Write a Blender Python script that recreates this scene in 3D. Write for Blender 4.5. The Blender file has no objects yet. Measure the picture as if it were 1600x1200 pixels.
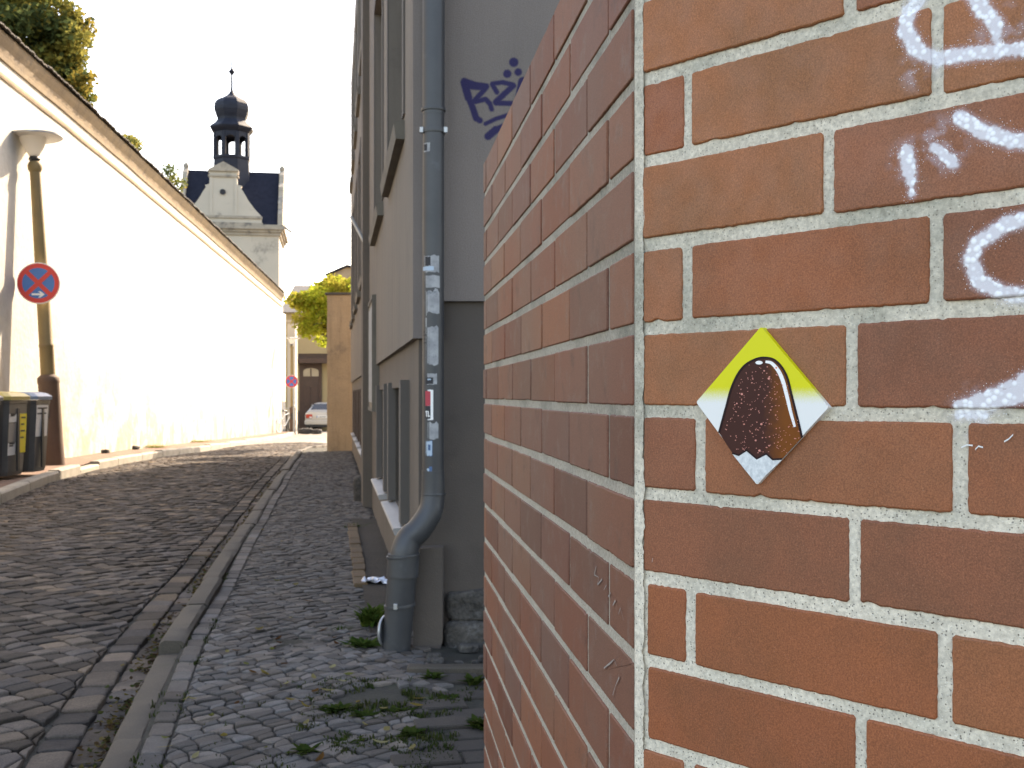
import bpy, math, random
import numpy as np
from mathutils import Matrix, Vector, noise as mnoise

# ---------------------------------------------------------------- camera, sky, sun, exposure
F = 1720.0                      # focal length in pixels of the 1600 px wide photograph
CX, CY = 800.0, 617.0           # principal column, horizon row
CAMZ = 1.03
scene = bpy.context.scene
col = scene.collection
cam_d = bpy.data.cameras.new('camera')
cam = bpy.data.objects.new('camera', cam_d)
col.objects.link(cam)
cam.location = (0, 0, CAMZ)
cam.rotation_euler = (math.radians(90), 0, 0)
cam_d.sensor_width = 36.0
cam_d.lens = F / 1600 * 36
cam_d.shift_y = (CY - 600) / 1600
cam_d.clip_start = 0.05
cam_d.clip_end = 2000
cam_d.dof.use_dof = True
cam_d.dof.focus_distance = 1.05
cam_d.dof.aperture_fstop = 26
scene.camera = cam

SUN_EL = math.radians(35)
SUN_H = Vector((0.406, 0.914))          # horizontal direction towards the sun
world = bpy.data.worlds.new('World')
scene.world = world
world.use_nodes = True
wn = world.node_tree
sky = wn.nodes.new('ShaderNodeTexSky')
sky.sky_type = 'NISHITA'
sky.sun_disc = False
sky.sun_elevation = SUN_EL
sky.sun_rotation = math.atan2(SUN_H.x, SUN_H.y)
sky.air_density = 1.0
sky.dust_density = 1.4
sky.ozone_density = 1.0
bg = wn.nodes['Background']
wn.links.new(sky.outputs[0], bg.inputs[0])
bg.inputs[1].default_value = 0.15
sun_d = bpy.data.lights.new('sun', 'SUN')
sun_d.energy = 2.9
sun_d.angle = math.radians(0.53)
sun_d.color = (1.0, 0.95, 0.86)
sun = bpy.data.objects.new('sun', sun_d)
col.objects.link(sun)
sdir = Vector((SUN_H.x * math.cos(SUN_EL), SUN_H.y * math.cos(SUN_EL), math.sin(SUN_EL)))
sun.rotation_euler = (-sdir).to_track_quat('-Z', 'Y').to_euler()
sun.location = (20, 40, 40)
scene.view_settings.view_transform = 'Standard'
scene.view_settings.look = 'None'
scene.view_settings.gamma = 1.0
scene.view_settings.exposure = 2.2
scene.view_settings.use_curve_mapping = False
scene.view_settings.use_white_balance = True
scene.view_settings.white_balance_temperature = 8300
scene.view_settings.white_balance_tint = 15
scene.render.engine = 'CYCLES'
scene.cycles.use_denoising = True
scene.cycles.max_bounces = 6

rnd = random.Random(7)
R = math.radians

def at(px, py, Y):
    return Vector(((px - CX) / F * Y, Y, CAMZ + (CY - py) / F * Y))

# ---------------------------------------------------------------- material helpers
class NT:
    def __init__(s, tree):
        s.t = tree
    def n(s, typ, **kw):
        nd = s.t.nodes.new(typ)
        for k, v in kw.items():
            setattr(nd, k, v)
        return nd
    def l(s, a, b):
        s.t.links.new(a, b)
    def setin(s, sock, v):
        if hasattr(v, 'is_output') or isinstance(v, bpy.types.NodeSocket):
            s.l(v, sock)
        else:
            sock.default_value = v
    def math(s, op, a, b=0.0, c=None, clamp=False):
        nd = s.n('ShaderNodeMath', operation=op, use_clamp=clamp)
        s.setin(nd.inputs[0], a); s.setin(nd.inputs[1], b)
        if c is not None: s.setin(nd.inputs[2], c)
        return nd.outputs[0]
    def vmath(s, op, a, b=None, scale=None):
        nd = s.n('ShaderNodeVectorMath', operation=op)
        s.setin(nd.inputs[0], a)
        if b is not None: s.setin(nd.inputs[1], b)
        if scale is not None: s.setin(nd.inputs['Scale'], scale)
        return nd.outputs['Value'] if op in ('DOT_PRODUCT', 'LENGTH', 'DISTANCE') else nd.outputs['Vector']
    def mix(s, fac, a, b, blend='MIX'):
        nd = s.n('ShaderNodeMix', data_type='RGBA', blend_type=blend)
        s.setin(nd.inputs[0], fac); s.setin(nd.inputs[6], a); s.setin(nd.inputs[7], b)
        return nd.outputs[2]
    def noise(s, scale, vec=None, detail=3.0, rough=0.5, dist=0.0):
        nd = s.n('ShaderNodeTexNoise')
        nd.inputs['Scale'].default_value = scale
        nd.inputs['Detail'].default_value = detail
        nd.inputs['Roughness'].default_value = rough
        nd.inputs['Distortion'].default_value = dist
        if vec is not None: s.l(vec, nd.inputs['Vector'])
        return nd.outputs[0]
    def voro(s, scale, vec=None, feature='F1', out='Distance', rand=1.0):
        nd = s.n('ShaderNodeTexVoronoi', feature=feature)
        nd.inputs['Scale'].default_value = scale
        nd.inputs['Randomness'].default_value = rand
        if vec is not None: s.l(vec, nd.inputs['Vector'])
        return nd.outputs[out]
    def ramp(s, fac, stops, interp='LINEAR'):
        nd = s.n('ShaderNodeValToRGB')
        nd.color_ramp.interpolation = interp
        el = nd.color_ramp.elements
        while len(el) < len(stops): el.new(0.5)
        for e, (p, c) in zip(el, stops):
            e.position = p
            e.color = (c, c, c, 1) if isinstance(c, (int, float)) else (*c, 1)
        s.l(fac, nd.inputs[0])
        return nd.outputs[0]
    def mapr(s, v, a, b, c=0.0, d=1.0, smooth=True):
        nd = s.n('ShaderNodeMapRange')
        if smooth: nd.interpolation_type = 'SMOOTHSTEP'
        s.setin(nd.inputs[0], v)
        for i, x in zip((1, 2, 3, 4), (a, b, c, d)): nd.inputs[i].default_value = x
        return nd.outputs[0]

def c4(c): return (c[0], c[1], c[2], 1.0)

def new_mat(name):
    m = bpy.data.materials.new(name)
    m.use_nodes = True
    t = NT(m.node_tree)
    b = m.node_tree.nodes['Principled BSDF']
    return m, t, b

def coords(t):
    return t.n('ShaderNodeTexCoord').outputs['Object']

def bump(t, b, height, strength=0.3, dist=0.01):
    nd = t.n('ShaderNodeBump')
    nd.inputs['Strength'].default_value = strength
    nd.inputs['Distance'].default_value = dist
    t.l(height, nd.inputs['Height'])
    t.l(nd.outputs[0], b.inputs['Normal'])

def pmat(name, c1, c2=None, scale=4.0, rough=0.8, metal=0.0, bs=0.0, bscale=60.0, bdist=0.01, detail=5.0, rand=0.0, fine=0.0, spec=0.5, stain=None, attr=False, streak=None):
    """plain weathered surface: two colours mixed by noise, fine grain, bump"""
    m, t, b = new_mat(name)
    v = coords(t)
    c = t.mix(t.ramp(t.noise(scale, v, detail, 0.6), [(0.35, 0.0), (0.65, 1.0)]), c4(c1), c4(c2 or c1))
    if attr:
        a = t.n('ShaderNodeVertexColor', layer_name='tone').outputs[0]
        c = t.mix(1.0, c, a, 'MULTIPLY')
    if stain:
        sc, ss, lo, hi = stain
        c = t.mix(t.mapr(t.noise(ss, v, 6, 0.65), lo, hi), c, c4(sc))
    if streak:
        mp = t.n('ShaderNodeMapping'); mp.inputs['Scale'].default_value = (7, 7, 0.5); t.l(v, mp.inputs[0])
        c = t.mix(t.math('MULTIPLY', t.mapr(t.noise(1.0, mp.outputs[0], 6, 0.7), 0.45, 0.75), streak[1]), c, c4(streak[0]))
    if fine:
        g = t.noise(bscale * 2.3, v, 2)
        c = t.mix(fine, c, t.mix(1.0, c, t.ramp(g, [(0.3, 0.35), (0.7, 1.7)]), 'MULTIPLY'))
    if rand:
        r = t.n('ShaderNodeObjectInfo').outputs['Random']
        c = t.mix(1.0, c, t.ramp(r, [(0, 1 - rand), (1, 1 + rand)]), 'MULTIPLY')
    t.l(c, b.inputs['Base Color'])
    b.inputs['Roughness'].default_value = rough
    b.inputs['Metallic'].default_value = metal
    b.inputs['Specular IOR Level'].default_value = spec
    if bs: bump(t, b, t.noise(bscale, v, 4, 0.6), bs, bdist)
    return m

def sdf_group(name, segs):
    """node group: 2-D point (x, y) -> signed distance to a set of round strokes"""
    g = bpy.data.node_groups.new(name, 'ShaderNodeTree')
    g.interface.new_socket('p', in_out='INPUT', socket_type='NodeSocketVector')
    g.interface.new_socket('d', in_out='OUTPUT', socket_type='NodeSocketFloat')
    t = NT(g)
    gi = t.n('NodeGroupInput'); go = t.n('NodeGroupOutput')
    p = gi.outputs[0]
    out = None
    for (ax, ay, bx, by, r) in segs:
        ba = (bx - ax, by - ay, 0)
        L2 = max(ba[0] ** 2 + ba[1] ** 2, 1e-9)
        pa = t.vmath('SUBTRACT', p, (ax, ay, 0))
        if L2 > 1e-8:
            h = t.math('MULTIPLY', t.vmath('DOT_PRODUCT', pa, ba), 1.0 / L2, clamp=True)
            pa = t.vmath('SUBTRACT', pa, t.vmath('SCALE', ba, scale=h))
        d = t.math('SUBTRACT', t.vmath('LENGTH', pa), r)
        out = d if out is None else t.math('MINIMUM', out, d)
    t.l(out, go.inputs[0])
    return g

# ---------------------------------------------------------------- mesh helpers
class MB:
    def __init__(s):
        s.v, s.f, s.c = [], [], []
    def add(s, vs, fs):
        o = len(s.v)
        s.v += [tuple(x) for x in vs]
        s.f += [tuple(i + o for i in f) for f in fs]
        return s
    def box(s, x0, x1, y0, y1, z0, z1, M=None):
        vs = [Vector(p) for p in ((x0, y0, z0), (x1, y0, z0), (x1, y1, z0), (x0, y1, z0), (x0, y0, z1), (x1, y0, z1), (x1, y1, z1), (x0, y1, z1))]
        if M: vs = [M @ p for p in vs]
        return s.add(vs, [(0, 3, 2, 1), (4, 5, 6, 7), (0, 1, 5, 4), (1, 2, 6, 5), (2, 3, 7, 6), (3, 0, 4, 7)])
    def bbox(s, x0, x1, y0, y1, z0, z1, b=0.01, M=None):
        """box with chamfered edges"""
        X, Y, Z = (x0, x1), (y0, y1), (z0, z1)
        vs, idx = [], {}
        for i in (0, 1):
            for j in (0, 1):
                for k in (0, 1):
                    sx, sy, sz = (b if i == 0 else -b), (b if j == 0 else -b), (b if k == 0 else -b)
                    for a in range(3):
                        p = [X[i], Y[j], Z[k]]
                        for q, sh in enumerate((sx, sy, sz)):
                            if q != a: p[q] += sh
                        idx[i, j, k, a] = len(vs); vs.append(Vector(p))
        fs = []
        for k in (0, 1): fs.append([idx[i, j, k, 2] for i, j in ((0, 0), (1, 0), (1, 1), (0, 1))])
        for j in (0, 1): fs.append([idx[i, j, k, 1] for i, k in ((0, 0), (1, 0), (1, 1), (0, 1))])
        for i in (0, 1): fs.append([idx[i, j, k, 0] for j, k in ((0, 0), (1, 0), (1, 1), (0, 1))])
        for i in (0, 1):
            for j in (0, 1): fs.append([idx[i, j, 0, 0], idx[i, j, 1, 0], idx[i, j, 1, 1], idx[i, j, 0, 1]])
        for i in (0, 1):
            for k in (0, 1): fs.append([idx[i, 0, k, 0], idx[i, 1, k, 0], idx[i, 1, k, 2], idx[i, 0, k, 2]])
        for j in (0, 1):
            for k in (0, 1): fs.append([idx[0, j, k, 1], idx[1, j, k, 1], idx[1, j, k, 2], idx[0, j, k, 2]])
        for i in (0, 1):
            for j in (0, 1):
                for k in (0, 1): fs.append([idx[i, j, k, 0], idx[i, j, k, 1], idx[i, j, k, 2]])
        if M: vs = [M @ p for p in vs]
        return s.add(vs, fs)
    def tube(s, pts, rad, n=12, cap=True):
        pts = [Vector(p) for p in pts]
        if not isinstance(rad, (list, tuple)): rad = [rad] * len(pts)
        rings = []
        up = None
        for i, p in enumerate(pts):
            d = (pts[min(i + 1, len(pts) - 1)] - pts[max(i - 1, 0)]).normalized()
            if up is None:
                up = d.orthogonal().normalized()
            else:
                up = (up - d * up.dot(d)).normalized()
            sd = d.cross(up)
            rings.append([p + (up * math.cos(2 * math.pi * k / n) + sd * math.sin(2 * math.pi * k / n)) * rad[i] for k in range(n)])
        vs = [q for r in rings for q in r]
        fs = [(i * n + k, i * n + (k + 1) % n, (i + 1) * n + (k + 1) % n, (i + 1) * n + k) for i in range(len(pts) - 1) for k in range(n)]
        if cap:
            fs.append(tuple(range(n - 1, -1, -1)))
            fs.append(tuple((len(pts) - 1) * n + k for k in range(n)))
        return s.add(vs, fs)
    def lathe(s, prof, M=None, n=24, phase=0.0, cap=True):
        vs = []
        for r, z in prof:
            for k in range(n):
                a = 2 * math.pi * k / n + phase
                vs.append(Vector((r * math.cos(a), r * math.sin(a), z)))
        if M: vs = [M @ p for p in vs]
        fs = [(i * n + k, i * n + (k + 1) % n, (i + 1) * n + (k + 1) % n, (i + 1) * n + k) for i in range(len(prof) - 1) for k in range(n)]
        if cap:
            fs.append(tuple(range(n - 1, -1, -1)))
            fs.append(tuple((len(prof) - 1) * n + k for k in range(n)))
        return s.add(vs, fs)
    def prism(s, poly, d0, d1, fn):
        """extrude a 2-D polygon between depths d0 and d1; fn(u, v, d) -> 3-D point"""
        n = len(poly)
        vs = [fn(u, v, d0) for u, v in poly] + [fn(u, v, d1) for u, v in poly]
        fs = [tuple(range(n - 1, -1, -1)), tuple(range(n, 2 * n))] + [(i, (i + 1) % n, n + (i + 1) % n, n + i) for i in range(n)]
        return s.add(vs, fs)
    def build(s, name, mat, parent=None, smooth=False, cols=None):
        me = bpy.data.meshes.new(name)
        me.from_pydata(s.v, [], s.f)
        if cols is not None:
            at_ = me.color_attributes.new('tone', 'FLOAT_COLOR', 'POINT')
            at_.data.foreach_set('color', np.asarray(cols, dtype=np.float32).ravel())
        me.materials.append(mat)
        if smooth:
            me.polygons.foreach_set('use_smooth', [True] * len(me.polygons))
            me.set_sharp_from_angle(angle=R(50))
        me.update()
        return link(name, me, parent)

def link(name, me, parent=None):
    o = bpy.data.objects.new(name, me)
    col.objects.link(o)
    if parent is not None: adopt(o, parent)
    return o

def adopt(o, parent):
    o.parent = parent
    o.matrix_parent_inverse = world_of(parent).inverted()

def world_of(p):
    W = Matrix.Translation(p.location)
    return W if p.parent is None else world_of(p.parent) @ p.matrix_parent_inverse @ W

def tag(o, label=None, cat=None, group=None, kind=None):
    if label: o['label'] = label
    if cat: o['category'] = cat
    if group: o['group'] = group
    if kind: o['kind'] = kind
    return o

def thing(name, loc, label, cat, group=None):
    o = bpy.data.objects.new(name, None)
    o.empty_display_size = 0.1
    col.objects.link(o)
    o.location = loc
    return tag(o, label, cat, group)

def fix_normals(o):
    import bmesh
    bm = bmesh.new(); bm.from_mesh(o.data)
    bmesh.ops.recalc_face_normals(bm, faces=bm.faces)
    bm.to_mesh(o.data); bm.free()
    return o

def shade_auto(o, ang=40):
    me = o.data
    me.polygons.foreach_set('use_smooth', [True] * len(me.polygons))
    try:
        me.set_sharp_from_angle(angle=R(ang))
    except Exception:
        pass
    return o

# ---------------------------------------------------------------- the lie of the land
def g(Y):
    if Y < 14: return 0.0
    if Y < 22: return -(0.02 / 16) * (Y - 14) ** 2
    return -0.08 - 0.02 * (min(Y, 75) - 22)

def lerp_pts(P, y):
    if y <= P[0][0]:
        (a, b), (c, d) = P[0], P[1]
        return b + (d - b) * (y - a) / (c - a)
    for (a, b), (c, d) in zip(P, P[1:]):
        if y <= c: return b + (d - b) * (y - a) / (c - a)
    (a, b), (c, d) = P[-2], P[-1]
    return b + (d - b) * (y - a) / (c - a)

def XK(Y): return lerp_pts([(0, -0.60), (3.09, -1.175), (4.6, -1.474), (9.6, -2.29), (19.7, -3.89), (22.5, -4.38), (24.5, -4.55), (30, -4.6)], Y)
def XF(Y): return -0.39 - 0.162 * (Y - 4.6)
def XL(Y): return lerp_pts([(8, -4.6), (11.4, -5.3), (14, -5.9), (17.2, -6.4), (25.5, -6.9), (38, -8.05), (47, -9.25), (60, -11)], Y)
def XW(Y): return -5.845 - 0.089 * Y
KW = 0.108
def zroad(X, Y):
    a, b = XL(Y), XK(Y)
    u = min(max((X - a) / (b - a), 0), 1)
    return g(Y) - 0.10 + 0.07 * 4 * u * (1 - u) + 0.006 * math.sin(X * 2.3 + Y * 1.1) + 0.005 * math.sin(Y * 2.9 - X * 1.7)
def zwalk(X, Y):
    return g(Y) - 0.006 + 0.010 * math.sin(X * 3.1 + 0.8 * Y) + 0.008 * math.sin(Y * 2.1 + X) - (0.03 * math.exp(-((X + 0.95) ** 2 / 0.02 + (Y - 4.7) ** 2 / 0.06)))

# ---------------------------------------------------------------- materials
M = {}
M['earth'] = pmat('earth', (0.0300, 0.0232, 0.0173), (0.0420, 0.0323, 0.0232), 8, 0.95, bs=0.6, bscale=45, bdist=0.02, fine=0.5)
M['joint_earth'] = pmat('joint_earth', (0.0230, 0.0207, 0.0161), (0.0368, 0.0333, 0.0230), 14, 0.95, bs=0.5, bscale=90, bdist=0.01, stain=((0.0403, 0.0575, 0.0207), 5, 0.55, 0.72))
M['red_earth'] = pmat('red_earth', (0.16, 0.09, 0.065), (0.20, 0.13, 0.09), 6, 0.95, bs=0.5, bscale=40, bdist=0.02, fine=0.5, stain=((0.10, 0.12, 0.04), 3, 0.6, 0.75))
M['sett'] = pmat('sett_stone', (0.0996, 0.0801, 0.0667), (0.0677, 0.0557, 0.0483), 9, 0.85, bs=0.35, bscale=70, bdist=0.006, fine=0.35, attr=True, spec=0.22)
M['cobble'] = pmat('cobble_stone', (0.0796, 0.0696, 0.0636), (0.1054, 0.0932, 0.0843), 14, 0.8, bs=0.3, bscale=110, bdist=0.004, fine=0.3, attr=True, spec=0.25)
M['kerb'] = pmat('kerb_granite', (0.0645, 0.0500, 0.0364), (0.0465, 0.0380, 0.0289), 5, 0.8, bs=0.35, bscale=120, bdist=0.004, fine=0.45, rand=0.12, stain=((0.0361, 0.0347, 0.0166), 4, 0.58, 0.75))
M['pale_kerb'] = pmat('pale_kerb', (0.34, 0.31, 0.26), (0.26, 0.24, 0.20), 5, 0.85, bs=0.3, bscale=80, bdist=0.005, fine=0.3, rand=0.1)
M['paver'] = pmat('paver_concrete', (0.0416, 0.0328, 0.0264), (0.0320, 0.0264, 0.0224), 9, 0.9, bs=0.4, bscale=160, bdist=0.004, fine=0.5, rand=0.18)
M['edging'] = pmat('edging_brick', (0.12, 0.074, 0.038), (0.09, 0.06, 0.035), 12, 0.9, bs=0.4, bscale=120, bdist=0.004, rand=0.2, fine=0.4)
M['plaster'] = pmat('house_plaster', (0.1853, 0.1544, 0.1260), (0.1668, 0.1421, 0.1199), 1.3, 0.93, bs=0.55, bscale=170, bdist=0.004, fine=0.22, stain=((0.1236, 0.1050, 0.0890), 2.2, 0.56, 0.8), streak=((0.0918, 0.0756, 0.0648), 0.55))
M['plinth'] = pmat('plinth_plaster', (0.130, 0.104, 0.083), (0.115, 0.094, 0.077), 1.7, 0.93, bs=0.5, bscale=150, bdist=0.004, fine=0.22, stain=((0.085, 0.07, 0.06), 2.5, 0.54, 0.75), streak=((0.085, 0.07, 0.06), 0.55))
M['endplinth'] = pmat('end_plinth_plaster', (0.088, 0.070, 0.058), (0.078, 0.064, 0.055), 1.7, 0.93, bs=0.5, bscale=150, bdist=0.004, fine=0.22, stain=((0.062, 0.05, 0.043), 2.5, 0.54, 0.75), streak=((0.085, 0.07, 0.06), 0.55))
M['surround'] = pmat('window_surround', (0.115, 0.098, 0.086), (0.10, 0.088, 0.078), 3, 0.9, bs=0.3, bscale=150, bdist=0.003)
M['sill'] = pmat('zinc_sill', (0.32, 0.31, 0.30), (0.27, 0.26, 0.255), 6, 0.5, bs=0.05)
M['sill_stone'] = pmat('stone_sill', (0.155, 0.135, 0.108), (0.12, 0.105, 0.088), 5, 0.9, bs=0.3, bscale=90, bdist=0.004)
M['frame'] = pmat('window_frame', (0.085, 0.066, 0.053), (0.07, 0.055, 0.044), 6, 0.6)
M['brownframe'] = pmat('brown_timber', (0.06, 0.03, 0.02), (0.048, 0.025, 0.017), 6, 0.6)
M['glass'] = pmat('dark_glass', (0.03, 0.032, 0.035), (0.02, 0.02, 0.022), 2, 0.08)
M['tan'] = pmat('tan_plaster', (0.3997, 0.2828, 0.1755), (0.3217, 0.2301, 0.1443), 1.6, 0.95, bs=0.6, bscale=26, bdist=0.015, stain=((0.2340, 0.1716, 0.1170), 2.3, 0.52, 0.75), fine=0.2, streak=((0.17, 0.12, 0.08), 0.55))
M['yellow'] = pmat('ochre_plaster', (0.3680, 0.2818, 0.1552), (0.3277, 0.2530, 0.1380), 0.8, 0.93, bs=0.2, bscale=40)
M['cream'] = pmat('cream_plaster', (0.5581, 0.4869, 0.3919), (0.4988, 0.4394, 0.3562), 0.7, 0.93, bs=0.2, bscale=40, stain=((0.2850, 0.2494, 0.2066), 1.1, 0.56, 0.74))
M['cream_trim'] = pmat('cream_trim', (0.4218, 0.3534, 0.2736), (0.3420, 0.2918, 0.2280), 2.5, 0.93, stain=((0.1596, 0.1414, 0.1208), 2.2, 0.5, 0.72))
M['slate'] = pmat('roof_slate', (0.0120, 0.0138, 0.0240), (0.0180, 0.0207, 0.0336), 5, 0.75, bs=0.3, bscale=14, bdist=0.03, spec=0.15)
M['lead'] = pmat('dark_copper', (0.0120, 0.0132, 0.0224), (0.0180, 0.0209, 0.0322), 3, 0.6, bs=0.15, bscale=6, bdist=0.02, spec=0.25)
M['rooftile'] = pmat('old_roof_tile', (0.075, 0.06, 0.05), (0.055, 0.048, 0.042), 6, 0.9, bs=0.4, bscale=30, bdist=0.01, rand=0.3, stain=((0.05, 0.052, 0.04), 3, 0.52, 0.7))
M['cornice'] = pmat('stained_cornice', (0.3150, 0.2326, 0.1424), (0.2400, 0.1800, 0.1170), 4, 0.95, bs=0.4, bscale=25, bdist=0.02, stain=((0.1950, 0.1500, 0.1050), 3, 0.52, 0.72))
M['zinc'] = pmat('zinc_pipe', (0.0522, 0.0540, 0.0576), (0.0405, 0.0423, 0.0468), 7, 0.45, metal=0.2, bs=0.08, bscale=30, bdist=0.004, stain=((0.0765, 0.0810, 0.0900), 9, 0.55, 0.75))
M['steel'] = pmat('galvanised_steel', (0.40, 0.41, 0.42), (0.33, 0.34, 0.35), 12, 0.4, metal=0.6)
M['stone'] = pmat('rough_stone', (0.075, 0.066, 0.058), (0.040, 0.036, 0.032), 8, 0.95, bs=0.9, bscale=28, bdist=0.03, fine=0.5, stain=((0.11, 0.105, 0.10), 9, 0.56, 0.7))
M['pole'] = pmat('lamp_post_paint', (0.2421, 0.1705, 0.0720), (0.2038, 0.1435, 0.0624), 3, 0.7, bs=0.15, bscale=30, stain=((0.2038, 0.1352, 0.0672), 3, 0.55, 0.75))
M['pole_base'] = pmat('lamp_base_rust', (0.125, 0.075, 0.05), (0.10, 0.06, 0.042), 4, 0.75, bs=0.3, bscale=40)
M['black'] = pmat('black_plastic', (0.018, 0.018, 0.02), (0.03, 0.03, 0.032), 5, 0.55)
M['binplastic'] = pmat('bin_plastic', (0.1200, 0.1160, 0.1100), (0.0900, 0.0860, 0.0840), 4, 0.5)
M['lidgrey'] = pmat('bin_lid_grey', (0.30, 0.29, 0.27), (0.26, 0.25, 0.24), 4, 0.5)
M['lidyellow'] = pmat('bin_lid_yellow', (0.55, 0.44, 0.14), (0.50, 0.40, 0.14), 4, 0.5)
M['lidblue'] = pmat('bin_lid_blue', (0.26, 0.33, 0.45), (0.22, 0.29, 0.40), 4, 0.5)
M['white'] = pmat('white_paint', (0.80, 0.80, 0.78), (0.74, 0.74, 0.72), 5, 0.6)
M['paperwhite'] = pmat('old_paper', (0.34, 0.345, 0.35), (0.22, 0.225, 0.235), 28, 0.8, stain=((0.17, 0.18, 0.20), 40, 0.55, 0.68))
M['yellowpaper'] = pmat('yellow_paper', (0.85, 0.70, 0.02), (0.80, 0.64, 0.02), 5, 0.6)
M['ink'] = pmat('black_ink', (0.02, 0.02, 0.025), None, 5, 0.7)
M['blueprint'] = pmat('blue_print', (0.0480, 0.1200, 0.2560), (0.0320, 0.0800, 0.1760), 20, 0.6)
M['palebl'] = pmat('pale_blue_print', (0.35, 0.45, 0.55), None, 20, 0.6)
M['redprint'] = pmat('red_print', (0.42, 0.035, 0.055), None, 20, 0.6)
M['signred'] = pmat('sign_red', (0.62, 0.035, 0.025), None, 5, 0.45)
M['signblue'] = pmat('sign_blue', (0.03, 0.15, 0.42), None, 5, 0.45)
M['carpaint'] = pmat('silver_car_paint', (0.50, 0.475, 0.43), (0.47, 0.45, 0.41), 2, 0.32, metal=0.15)
M['tyre'] = pmat('tyre_rubber', (0.015, 0.015, 0.015), None, 5, 0.85)
M['taillight'] = pmat('tail_light', (0.50, 0.03, 0.015), (0.42, 0.03, 0.015), 6, 0.2)
M['lampglass'] = None
M['bark'] = pmat('bark', (0.085, 0.07, 0.055), (0.055, 0.045, 0.037), 12, 0.95, bs=0.8, bscale=25, bdist=0.03)
M['foil'] = pmat('crumpled_foil', (0.70, 0.71, 0.74), (0.45, 0.47, 0.55), 60, 0.28, metal=0.5)

def leaf_mat(name, cols, trans=0.5):
    m, t, b = new_mat(name)
    nt = m.node_tree
    a = t.n('ShaderNodeVertexColor', layer_name='tone').outputs[0]
    d = t.n('ShaderNodeBsdfDiffuse'); tr = t.n('ShaderNodeBsdfTranslucent'); mx = t.n('ShaderNodeMixShader')
    t.l(a, d.inputs[0]); t.l(a, tr.inputs[0])
    mx.inputs[0].default_value = trans
    t.l(d.outputs[0], mx.inputs[1]); t.l(tr.outputs[0], mx.inputs[2])
    t.l(mx.outputs[0], nt.nodes['Material Output'].inputs[0])
    return m
M['leaf'] = leaf_mat('leaf', None)
M['grass'] = leaf_mat('grass_blade', None, 0.35)

# opal lamp glass
m, t, b = new_mat('opal_glass')
d_ = t.n('ShaderNodeBsdfDiffuse'); tr_ = t.n('ShaderNodeBsdfTranslucent'); mx_ = t.n('ShaderNodeMixShader')
d_.inputs[0].default_value = (0.85, 0.83, 0.80, 1); tr_.inputs[0].default_value = (0.9, 0.88, 0.84, 1)
mx_.inputs[0].default_value = 0.6
t.l(d_.outputs[0], mx_.inputs[1]); t.l(tr_.outputs[0], mx_.inputs[2]); t.l(mx_.outputs[0], m.node_tree.nodes['Material Output'].inputs[0])
M['lampglass'] = m

# sunlit courtyard wall: cream limewash with ochre stains at its foot
m, t, b = new_mat('limewashed_wall')
v = coords(t)
sep = t.n('ShaderNodeSeparateXYZ'); t.l(v, sep.inputs[0])
c = t.mix(t.ramp(t.noise(0.7, v, 5), [(0.3, 0), (0.7, 1)]), (0.56, 0.535, 0.48, 1), (0.52, 0.49, 0.42, 1))
low = t.math('ADD', t.mapr(sep.outputs[2], -0.4, 2.2, 1.0, 0.0), t.mapr(sep.outputs[2], 1.0, 4.5, 0.35, 0.0))
vs = t.n('ShaderNodeMapping'); vs.inputs['Scale'].default_value = (1, 1, 0.6); t.l(v, vs.inputs[0])
st = t.math('MULTIPLY', t.mapr(t.noise(1.3, v, 7, 0.65), 0.40, 0.62), low, clamp=True)
c = t.mix(st, c, (0.40, 0.345, 0.255, 1))
st2 = t.math('MULTIPLY', t.mapr(t.noise(3.0, vs.outputs[0], 7, 0.7), 0.46, 0.66), t.mapr(sep.outputs[2], -0.6, 1.0, 0.8, 0.0), clamp=True)
c = t.mix(st2, c, (0.25, 0.18, 0.115, 1))
t.l(c, b.inputs['Base Color']); b.inputs['Roughness'].default_value = 0.95
bump(t, b, t.noise(9, v, 6, 0.6), 0.4, 0.04)
M['limewash'] = m

# ---------------------------------------------------------------- brick wall frame (right face = chamfer, left face = along the path)
C0 = Vector((0.1235, 1.111))
A2 = math.atan(1560 / F)
rdir = Vector((math.sin(A2), -math.cos(A2)))
rnor = Vector((-math.cos(A2), -math.sin(A2)))
ldir = Vector((-212 / F, 1.0)).normalized()
lnor = Vector((-ldir.y, ldir.x))

def wall_tz(px, py):
    """photograph pixel -> (distance along the chamfer from the corner, height)"""
    d = Vector(((px - CX) / F, 1.0))
    s = C0.dot(rnor) / d.dot(rnor)
    P = d * s
    return ((P - C0).dot(rdir), CAMZ + (CY - py) / F * s)
def rface(tt, z, out=0.0):
    p = C0 + rdir * tt + rnor * out
    return Vector((p.x, p.y, z))
def lface(s, z, out=0.0):
    p = C0 + ldir * s + lnor * out
    return Vector((p.x, p.y, z))

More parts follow.
